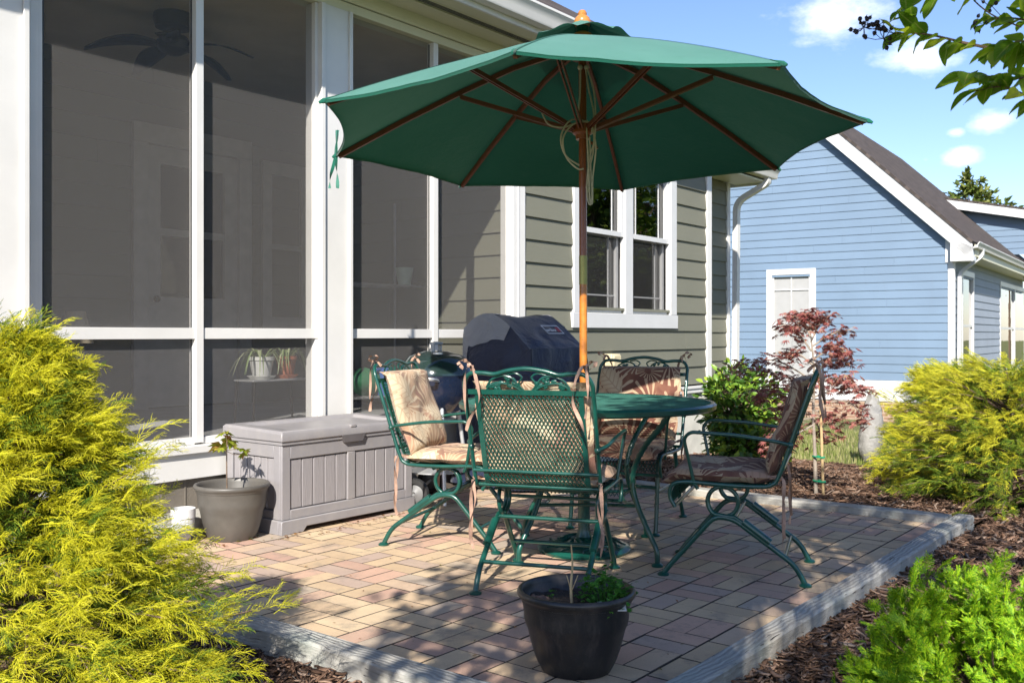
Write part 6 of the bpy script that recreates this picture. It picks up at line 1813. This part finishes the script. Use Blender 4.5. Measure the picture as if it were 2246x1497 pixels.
# ------------------------------------------------------------------ broad leaves
def leaf_t(n, wd, fold, curl):
    out = []
    for k in range(n):
        mb = MB(); rr = random.Random(500+k); c = curl*rr.uniform(.4, 1.3); f = fold*rr.uniform(.5, 1.3)
        ys = [0,.3,.65,1]; ws = [0,wd,wd*.8,0]
        vs = [(0,0,0)]
        for y, w_ in ((.32,wd),(.68,wd*.82)): vs += [(-w_,y,f*w_-c*y*y),(0,y,-c*y*y),(w_,y,f*w_-c*y*y)]
        vs.append((0,1,-c))
        mb.add(vs, [(0,2,1),(0,3,2),(1,2,5,4),(2,3,6,5),(4,5,7),(5,6,7)])
        out.append(tmpl(mb))
    return out
LT = leaf_t(5, .24, .5, .22)
def broad(name, label, cat, x, y, z0, blobs, n, s0, s1, mat, seed, trunk, group=None, tmp=LT, upb=.2, gap=.0, twn=40):
    """blobs: (centre, radius, squash). leaves gather in tufts at the ends of twigs spread through each blob"""
    t = thing(name, label, cat, (x, y, z0), 0, group)
    r = random.Random(seed); Ms, ch = [], []; br = MB()
    for path, rad in trunk: br.tube(smoothpath(path, 4), [rad*(1-.7*i/(len(path)*4)) for i in range((len(path)-1)*4+1)], 7)
    tot = sum(b[1]**2 for b in blobs)
    for (c, R_, sq) in blobs:
        c = Vector(c); nt_ = max(8, int(twn*R_**2/tot*len(blobs)))
        m = max(3, int(n*R_**2/tot/nt_))
        for k in range(nt_):
            d = Vector((r.gauss(0,1), r.gauss(0,1), r.gauss(0,1))).normalized(); u = r.uniform(.25, 1)**.45
            tip = c + Vector((d.x, d.y, d.z*sq))*R_*u
            base_ = c.lerp(tip, .25) - Vector((0,0,R_*.15))
            br.tube([base_, base_.lerp(tip, .6), tip], [R_*.018, R_*.010, R_*.004], 3, cap=False)
            for q_ in range(m):
                p = base_.lerp(tip, r.uniform(.45, 1.05)) + Vector((r.gauss(0,1), r.gauss(0,1), r.gauss(0,1)))*R_*.10
                dd = (tip-c)/R_ + Vector((r.gauss(0,.6), r.gauss(0,.6), r.gauss(upb,.5)))
                Ms.append(frame_mat(p, dd, (r.gauss(0,.5), r.gauss(0,.5), 1), s=r.uniform(s0, s1), roll=r.gauss(0,.5))); ch.append(r.randrange(len(tmp)))
    br.build('branches' if cat == 'shrub' else 'trunk', M['twig'], t)
    scatter_mesh('foliage' if cat == 'shrub' else 'crown', tmp, Ms, ch, [mat], t)
    return t
gs = at_d(1632, 1000, 7.75)
broad('green_shrub', 'glossy green broadleaf shrub at the corner of the green house', 'shrub', gs.x, gs.y, gz(gs.x)-.03,
      [((0,0,.30),.30,.9),((-.12,.05,.52),.26,1),((.12,-.02,.62),.24,1),((.16,-.05,.28),.28,.9),((-.14,-.1,.25),.26,.9),((.02,.1,.76),.16,1.1),((-.2,.1,.68),.14,1)], 5200, .045, .085, M['shrub_leaf'], 31,
      [([(0,0,0),(.02,0,.3),(.0,.05,.7)],.016),([(0,0,0),(-.1,0,.3),(-.15,.05,.6)],.012),([(0,0,0),(.12,-.05,.3),(.16,0,.6)],.012)], twn=95)
# far tree over the neighbour's roof, trees to the right out of view (seen reflected in the windows), shade trees
ft = at_d(2128, 500, 46)
broad('tree', 'distant tree with a ragged sunlit crown rising behind the blue house roof', 'tree', ft.x, ft.y, -1.8, [((0,0,9.2),1.2,.9),((-.9,.8,8.6),.8,1),((.9,-1.1,8.7),.9,.9),((.1,0,10.1),.6,1.2),((0,0,7.2),2.2,1)], 4200, .22, .42, M['far_leaf'], 41, [([(0,0,0),(.1,0,4),(0,.1,9)],.25)], twn=60)
GT = 'trees standing across the garden'
for i, (tx, ty, hh) in enumerate(((15.5,-1.2,5.4),(20,-3.4,6.5),(24.5,-5.2,7.5),(12.5,-4.2,5.5))):
    broad('tree', ['leafy garden tree nearest the patio, across from the green house', 'second leafy tree across the garden', 'tallest leafy tree at the back of the garden', 'leafy tree set back on the near side of the garden'][i], 'tree', tx, ty, gz(tx)-.16,
          [((0,0,hh*.6),hh*.28,1.1),((.5,.4,hh*.42),hh*.24,1),((-.5,-.3,hh*.45),hh*.24,1),((0,0,hh*.84),hh*.17,1),((.3,-.5,hh*.25),hh*.20,1)], 5200, .16, .30, M['garden_leaf'], 60+i, [([(0,0,0),(.1,0,hh*.3),(0,.1,hh*.8)],.12)], group=GT, twn=46)
# ------------------------------------------------------------------ Japanese maple with its stake
mp = at_d(1790, 1068, 6.35)
mt = thing('red_maple', 'young red lace-leaf maple tied to a stake in the mulch', 'tree', (mp.x, mp.y, gz(mp.x)))
def px_m(px, py, dd=0):      # a point near the maple from photo coordinates, as local coordinates
    p = at_d(px, py, 6.35 + dd); return Vector((p.x-mp.x, p.y-mp.y, p.z-gz(mp.x)))
mb = MB()
tr = smoothpath([(0,0,0), px_m(1787,990), px_m(1784,900), px_m(1786,820), px_m(1780,750), px_m(1775,700)], 5)
mb.tube(tr, [.014-.011*i/len(tr) for i in range(len(tr))], 8)
tk = mb.build('trunk', M['pale_trunk'], mt)
rr = random.Random(77)
limbs = []
def limb(pts, n, sp):
    P = smoothpath(pts, 5); limbs.append((P, n, sp)); mbb.tube(P, [.007-.005*i/len(P) for i in range(len(P))], 5)
mbb = MB()
for (a, b, c, dd, n, sp) in (((1783,835),(1700,790),(1618,800),.55,34,.05),((1783,850),(1690,815),(1600,815),.6,36,.05),((1784,870),(1720,850),(1630,862),.5,40,.055),((1784,880),(1700,860),(1650,880),.4,30,.05),
    ((1780,770),(1745,725),(1710,712),0,26,.04),((1778,740),(1760,700),(1735,690),.1,24,.04),((1778,750),(1800,705),(1812,690),0,24,.04),((1780,760),(1830,730),(1872,722),.05,16,.035),((1782,790),(1830,760),(1850,775),-.1,34,.05),
    ((1783,815),(1830,790),(1858,795),.1,34,.05),((1783,835),(1825,830),(1850,835),-.1,30,.05),((1786,870),(1850,850),(1905,860),0,22,.04),((1787,890),(1860,880),(1900,930),-.2,22,.04),((1787,900),(1820,910),(1835,935),0,22,.04),
    ((1787,915),(1740,925),(1700,950),.1,34,.06),((1787,930),(1730,960),(1690,985),-.1,26,.05),((1787,920),(1810,960),(1820,955),.1,14,.04),((1785,880),(1740,880),(1710,905),.25,34,.06),((1780,730),(1775,700),(1770,685),0,22,.04),((1782,800),(1750,775),(1720,775),.15,24,.04),((1784,860),(1760,835),(1740,840),-.2,26,.05)):
    m = ((a[0]+b[0])/2, (a[1]+b[1])/2)
    limb([px_m(*a), px_m(*b, dd*.6), px_m(*c, dd)], n, sp)
ML = [palmate(7, .42, .075), palmate(7, .38, .06), palmate(5, .45, .07)]
Ms, ch = [], []
for P, n, sp in limbs:
    for k in range(int(n*(1.5 if P[-1].length > 0 and P[-1].y > .30 else 2.9))):
        s = rr.uniform(.30, 1.0); i = min(int(s*(len(P)-1)), len(P)-2); p = P[i].lerp(P[i+1], s*(len(P)-1)-i)
        p = p + Vector((rr.gauss(0,sp), rr.gauss(0,sp), rr.gauss(.0,sp*.55)))
        a = rr.uniform(0, 2*PI); Ms.append(frame_mat(p, (math.cos(a), math.sin(a), rr.uniform(-.8,-.1)), s=rr.uniform(.035,.062), roll=rr.gauss(0,.4))); ch.append(rr.randrange(3))
        if rr.random() < .4: mbb.tube([P[i], P[i].lerp(p, .6)+Vector((0,0,.006)), p], .0012, 3, cap=False)
mbb.build('branches', M['pale_trunk'], mt)
scatter_mesh('crown', ML, Ms, ch, [M['maple_leaf']], mt)
skb = px_m(1806, 1066, -.05); skt = px_m(1797, 800, -.05)
stk = thing('plant_stake', 'thin bamboo stake beside the red maple trunk', 'stake', (mp.x+skb.x, mp.y+skb.y, gz(mp.x)))
mb = MB(); mb.tube([(0,0,-.02), skt-skb*Vector((1,1,0)).x if False else Vector((skt.x-skb.x, skt.y-skb.y, skt.z))], .009, 7); mb.build('cane', M['stake'], stk)
for z in (.085, .245, .78):
    mb = MB(); f = z/skt.z; c1 = Vector((0,0,0)); c2 = Vector(((skt.x-skb.x)*f, (skt.y-skb.y)*f, z)); tp2 = Vector((-skb.x, -skb.y, z))
    i = min(range(len(tr)), key=lambda k: abs(tr[k].z-z)); t2 = Vector((tr[i].x-skb.x, tr[i].y-skb.y, z)); cc = (c2+t2)/2; ax_ = (t2-c2); hl = ax_.length/2+.016; ax_ = ax_.normalized() if ax_.length > 1e-5 else Vector((1,0,0)); ay = Vector((-ax_.y, ax_.x, 0))
    mb.tube([cc + ax_*hl*math.cos(2*PI*k/16) + ay*.022*math.sin(2*PI*k/16) for k in range(16)], .006, 5, closed=True)
    mb.build('tie', M['tie_green'], stk)

# ------------------------------------------------------------------ crape myrtle: the bough over the top right corner
def cm_leaf(nvar):
    out = []
    for k in range(nvar):
        mb = MB(); q_ = random.Random(900+k); c = q_.uniform(.0, .35); f = q_.uniform(.1, .6); tw = q_.uniform(-.4, .4); wv = q_.uniform(0, .05)
        N = 9
        vs = []; uv = []
        for i in range(N+1):
            s = i/N; w_ = .27*math.sin(PI*s**.85)**.75*(1-.15*s) + .002
            for x in (-1,-.5,0,.5,1):
                z = f*abs(x)*w_ - c*s*s + wv*math.sin(s*9+x*2); vs.append((x*w_*math.cos(tw*s) , s, z + x*w_*math.sin(tw*s))); uv.append((x*.5+.5, s))
        fs = [(i*5+k2, i*5+k2+1, (i+1)*5+k2+1, (i+1)*5+k2) for i in range(N) for k2 in range(4)]
        mb.add(vs, fs); out.append((tmpl(mb), [[uv[i] for i in f_] for f_ in fs]))
    return out
CL = cm_leaf(6)
def cm_foliage(name, Ms, ch, parent):
    o = scatter_mesh(name, [c[0] for c in CL], Ms, ch, [M['crape_leaf']], parent, smooth=True)
    ul = o.data.uv_layers.new(name='UVMap'); arr = []
    for t in range(len(CL)):
        n = sum(1 for c in ch if c == t)
        one = [q for f in CL[t][1] for q in f]; arr.append(np.tile(np.array(one, dtype=np.float32).ravel(), n))
    ul.data.foreach_set('uv', np.concatenate(arr)); return o
TX, TY = 2.75, -.95
cm = thing('crape_myrtle', 'crape myrtle bough with green leaves and dark seed capsules in the top right corner', 'tree', (TX, TY, -.07))
def lc(p): return Vector((p.x-TX, p.y-TY, p.z+.07))
rr = random.Random(5)
tb = MB(); Ms, ch = [], []
def twig(P, r0, n, s0=.05, s1=.075, start=.2, ang=1.0, droop=-.15):
    """P: path (Vectors). opposite leaves along it"""
    P = smoothpath(P, 6); tb.tube(P, [max(.0009, r0*(1-.8*i/len(P))) for i in range(len(P))], 5)
    for k in range(n):
        s = start + (1-start)*(k+.5)/n; i = min(int(s*(len(P)-1)), len(P)-2); p = P[i].lerp(P[i+1], s*(len(P)-1)-i); t = (P[i+1]-P[i]).normalized()
        sid = t.cross(Vector((0,0,1))).normalized() if abs(t.z) < .95 else Vector((1,0,0))
        for sg in (-1, 1):
            d = t*rr.uniform(.2, .9) + sid*sg*rr.uniform(.5, 1)*ang + Vector((0,0,rr.gauss(droop,.35)))
            Ms.append(frame_mat(p, d, (rr.gauss(0,.35), rr.gauss(0,.35), 1), s=rr.uniform(s0, s1)*1.08)); ch.append(rr.randrange(len(CL)))
    return P
B = lambda px, py, d: lc(at_d(px, py, d))
main = [Vector((0,0,0)), Vector((.02,.03,.6)), Vector((.0,.1,1.1)), Vector((-.05,.25,1.55))]
tb.tube(smoothpath(main, 6), [.045-.025*i/18 for i in range(19)], 9)
hub = main[-1]
# boughs that enter the frame from the right
e0 = B(2330, 150, 2.0); bp_ = smoothpath([main[2], main[2].lerp(e0,.3)+Vector((.05,-.03,.16)), main[2].lerp(e0,.65)+Vector((.02,.02,.13)), e0], 7); tb.tube(bp_, [.015-.009*i/len(bp_) for i in range(len(bp_))], 7)
twig([bp_[9], bp_[9]+Vector((.16,.05,.14)), bp_[9]+Vector((.28,.16,.20))], .004, 8, .05, .075)
twig([bp_[14], bp_[14]+Vector((.15,.06,.12)), bp_[14]+Vector((.26,.18,.15))], .004, 8, .05, .075)
twig([e0, B(2230,120,2.02), B(2120,95,2.05), B(2030,75,2.08), B(1960,73,2.1)], .005, 11, .042, .066)
twig([e0, B(2260,170,1.98), B(2190,170,2.0), B(2120,160,2.0)], .004, 8, .048, .072)
twig([e0, B(2270,210,1.96), B(2200,190,1.98), B(2140,200,1.98)], .004, 7, .045, .070)
twig([e0, B(2280,60,2.05), B(2220,40,2.07), B(2160,45,2.1)], .004, 8, .048, .072)
twig([e0, B(2300,110,1.92), B(2240,90,1.92), B(2190,110,1.93)], .004, 8, .05, .075)
twig([e0, B(2260,10,2.1), B(2150,-20,2.12), B(2050,-10,2.15), B(1985,5,2.16)], .004, 8, .045, .068, start=.1)
twig([B(2030,75,2.08), B(2000,50,2.1), B(1985,20,2.1)], .002, 4, .04, .058)
tw_ = smoothpath([B(2240,60,2.05), B(2180,35,2.08), B(2140,5,2.1), B(2125,-20,2.1)], 6); tb.tube(tw_, .0016, 5)
# seed heads
sds = []
def seeds(c, n, sp, d0):
    sd_ = MB(); sds.append(sd_); c = Vector(c)
    for k in range(n):
        p = c + Vector((rr.gauss(0,sp), rr.gauss(0,sp), rr.gauss(0,sp)))
        mid_ = c.lerp(p, .5) + Vector((0,0,-.003)); sd_.tube([Vector(d0), c, mid_, p] if k < 2 else [c, mid_, p], .0008, 4, cap=False)
        q_ = p + (p-c).normalized()*.003; sd_.ball(q_, rr.uniform(.0036,.0050), 8, 6, (1,1,1.1))
        a = rr.uniform(0, 6.28); sd_.tube([q_ , q_ + (p-c).normalized()*.0075], [.0022,.0004], 5)
seeds(B(1895,60,2.1), 16, .014, B(1960,73,2.1)); seeds(B(1925,52,2.1), 10, .012, B(1960,73,2.1)); seeds(B(1938,85,2.1), 9, .016, B(1960,73,2.1)); seeds(B(2141,48,2.1), 5, .007, B(2160,45,2.1)); seeds(B(2174,12,2.1), 3, .005, B(2200,40,2.07))
# the rest of its crown, up and to the right out of view
for k in range(26):
    a = rr.uniform(0, 2*PI); h = rr.uniform(.3, 1.1); L = rr.uniform(.35, .85)
    p0 = hub; p1 = hub + Vector((math.cos(a)*L*.5, math.sin(a)*L*.5, h*.7)); p2 = hub + Vector((math.cos(a)*L, math.sin(a)*L, h))
    w_ = lambda v: Vector((v.x+TX, v.y+TY, v.z-.07))
    def infr(v):
        v = w_(v); d = v.x*CT+v.y*ST; l = v.x*ST-v.y*CT
        return d > .2 and abs(l/d) < .60 and (v.z-CAMZ)/d < .40
    if infr(p2) or infr(p1): continue
    twig([p0, p1, p2], .010, 16, .05, .08, start=.3)
tb.build('branches', M['twig'], cm, smooth=60); [q_.build('seed_cluster', M['berry'], cm) for q_ in sds]; cm_foliage('leaves', Ms, ch, cm)

# ------------------------------------------------------------------ the tree behind the camera whose dappled shade falls on the patio
QX, QY = -2.2, -1.25; AVC = Vector((av.x, av.y, .2)); BOU = at_d(2160, 100, 2.05)     # keep the low arborvitae in the sun
q_t = thing('shade_tree', 'leafy tree whose dappled shade falls across the right side of the patio', 'tree', (QX, QY, -.16))
tb = MB(); Ms, ch = [], []; rr = random.Random(15)
tb.tube(smoothpath([(0,0,0),(.05,.05,1),(.1,.15,2),(.2,.3,3.2)], 6), [.10-.07*i/18 for i in range(19)], 9)
def cluster(sx, q, z, n, rad):
    """a leafy twig placed where its shadow lands on the patio at world X = sx on the line q"""
    k = z/math.tan(R(SUN_EL)); gx = sx; a = R(SUN_AZ)
    # ground point with perpendicular coordinate q
    gy = (q + math.sin(a)*gx)/math.cos(a)
    c = Vector((gx - math.cos(a)*k, gy - math.sin(a)*k, z)) - Vector((QX, QY, -.16))
    gm = c + Vector((QX, QY, -.16)); t_ = (AVC - gm).dot(ldir)
    if (gm + ldir*t_ - AVC).length < .65: return
    lp_ = smoothpath([Vector((.15,.25,min(2.8, c.z-.3))), c*.5+Vector((0,0,.2+c.z*.25)), c], 4)
    tb.tube(lp_, [.008-.006*i/8 for i in range(9)], 5)
    for _ in range(n):
        p = c + Vector((rr.gauss(0,rad), rr.gauss(0,rad), rr.gauss(0,rad*.7))); a_ = rr.uniform(0, 2*PI)
        w_p = p + Vector((QX, QY, -.16)); t_ = (AVC - w_p).dot(ldir); miss = (w_p + ldir*t_ - AVC).length
        if miss < .72 and rr.random() < .98: continue
        t_ = (BOU - w_p).dot(ldir); miss = (w_p + ldir*t_ - BOU).length
        if miss < .27 and rr.random() < .9: continue
        Ms.append(frame_mat(p, (math.cos(a_), math.sin(a_), rr.gauss(-.2,.4)), (rr.gauss(0,.5), rr.gauss(0,.5), 1), s=rr.uniform(.085,.14))); ch.append(rr.randrange(len(LT)))
for spec in SHADE: cluster(*spec)
tb.build('trunk', M['twig'], q_t, smooth=60); scatter_mesh('crown', LT, Ms, ch, [M['tree_leaf']], q_t)

# ------------------------------------------------------------------ twiggy vine on the neighbour's porch corner
vu, vz = on_side(2262, 598, .3)
vp = WSd.p(vu, .3, 2.2)
vt = thing('dry_vine', 'twiggy brown vine hanging by the windows of the blue house', 'vine', (vp.x, vp.y, 0))
tb = MB(); Ms, ch = [], []; rr = random.Random(25)
for k in range(26):
    p0 = Vector((bdx.x*.4, bdx.y*.4, vz+.1)); e = p0 + bdx*rr.uniform(-2.6, .8) + bdy*rr.uniform(-.2, .1) + Vector((0,0,rr.uniform(-.55,.25)))
    P = smoothpath([p0, p0.lerp(e, .5)+Vector((0,0,rr.uniform(0,.2))), e], 5); tb.tube(P, .006, 4, cap=False)
    for _ in range(18):
        p = P[rr.randrange(3, len(P))] + Vector((rr.gauss(0,.06), rr.gauss(0,.06), rr.gauss(0,.06))); a = rr.uniform(0, 6.28)
        Ms.append(frame_mat(p, (math.cos(a), math.sin(a), -.4), s=rr.uniform(.05,.10))); ch.append(rr.randrange(len(LT)))
tb.tube(smoothpath([(bdx.x*.4,bdx.y*.4,vz+.1),(bdx.x*.5,bdx.y*.5,1.2),(bdx.x*.55,bdx.y*.55,-1)], 5), .03, 6)
tb.build('stems', M['twig'], vt); scatter_mesh('leaves', LT, Ms, ch, [M['dry_vine']], vt)
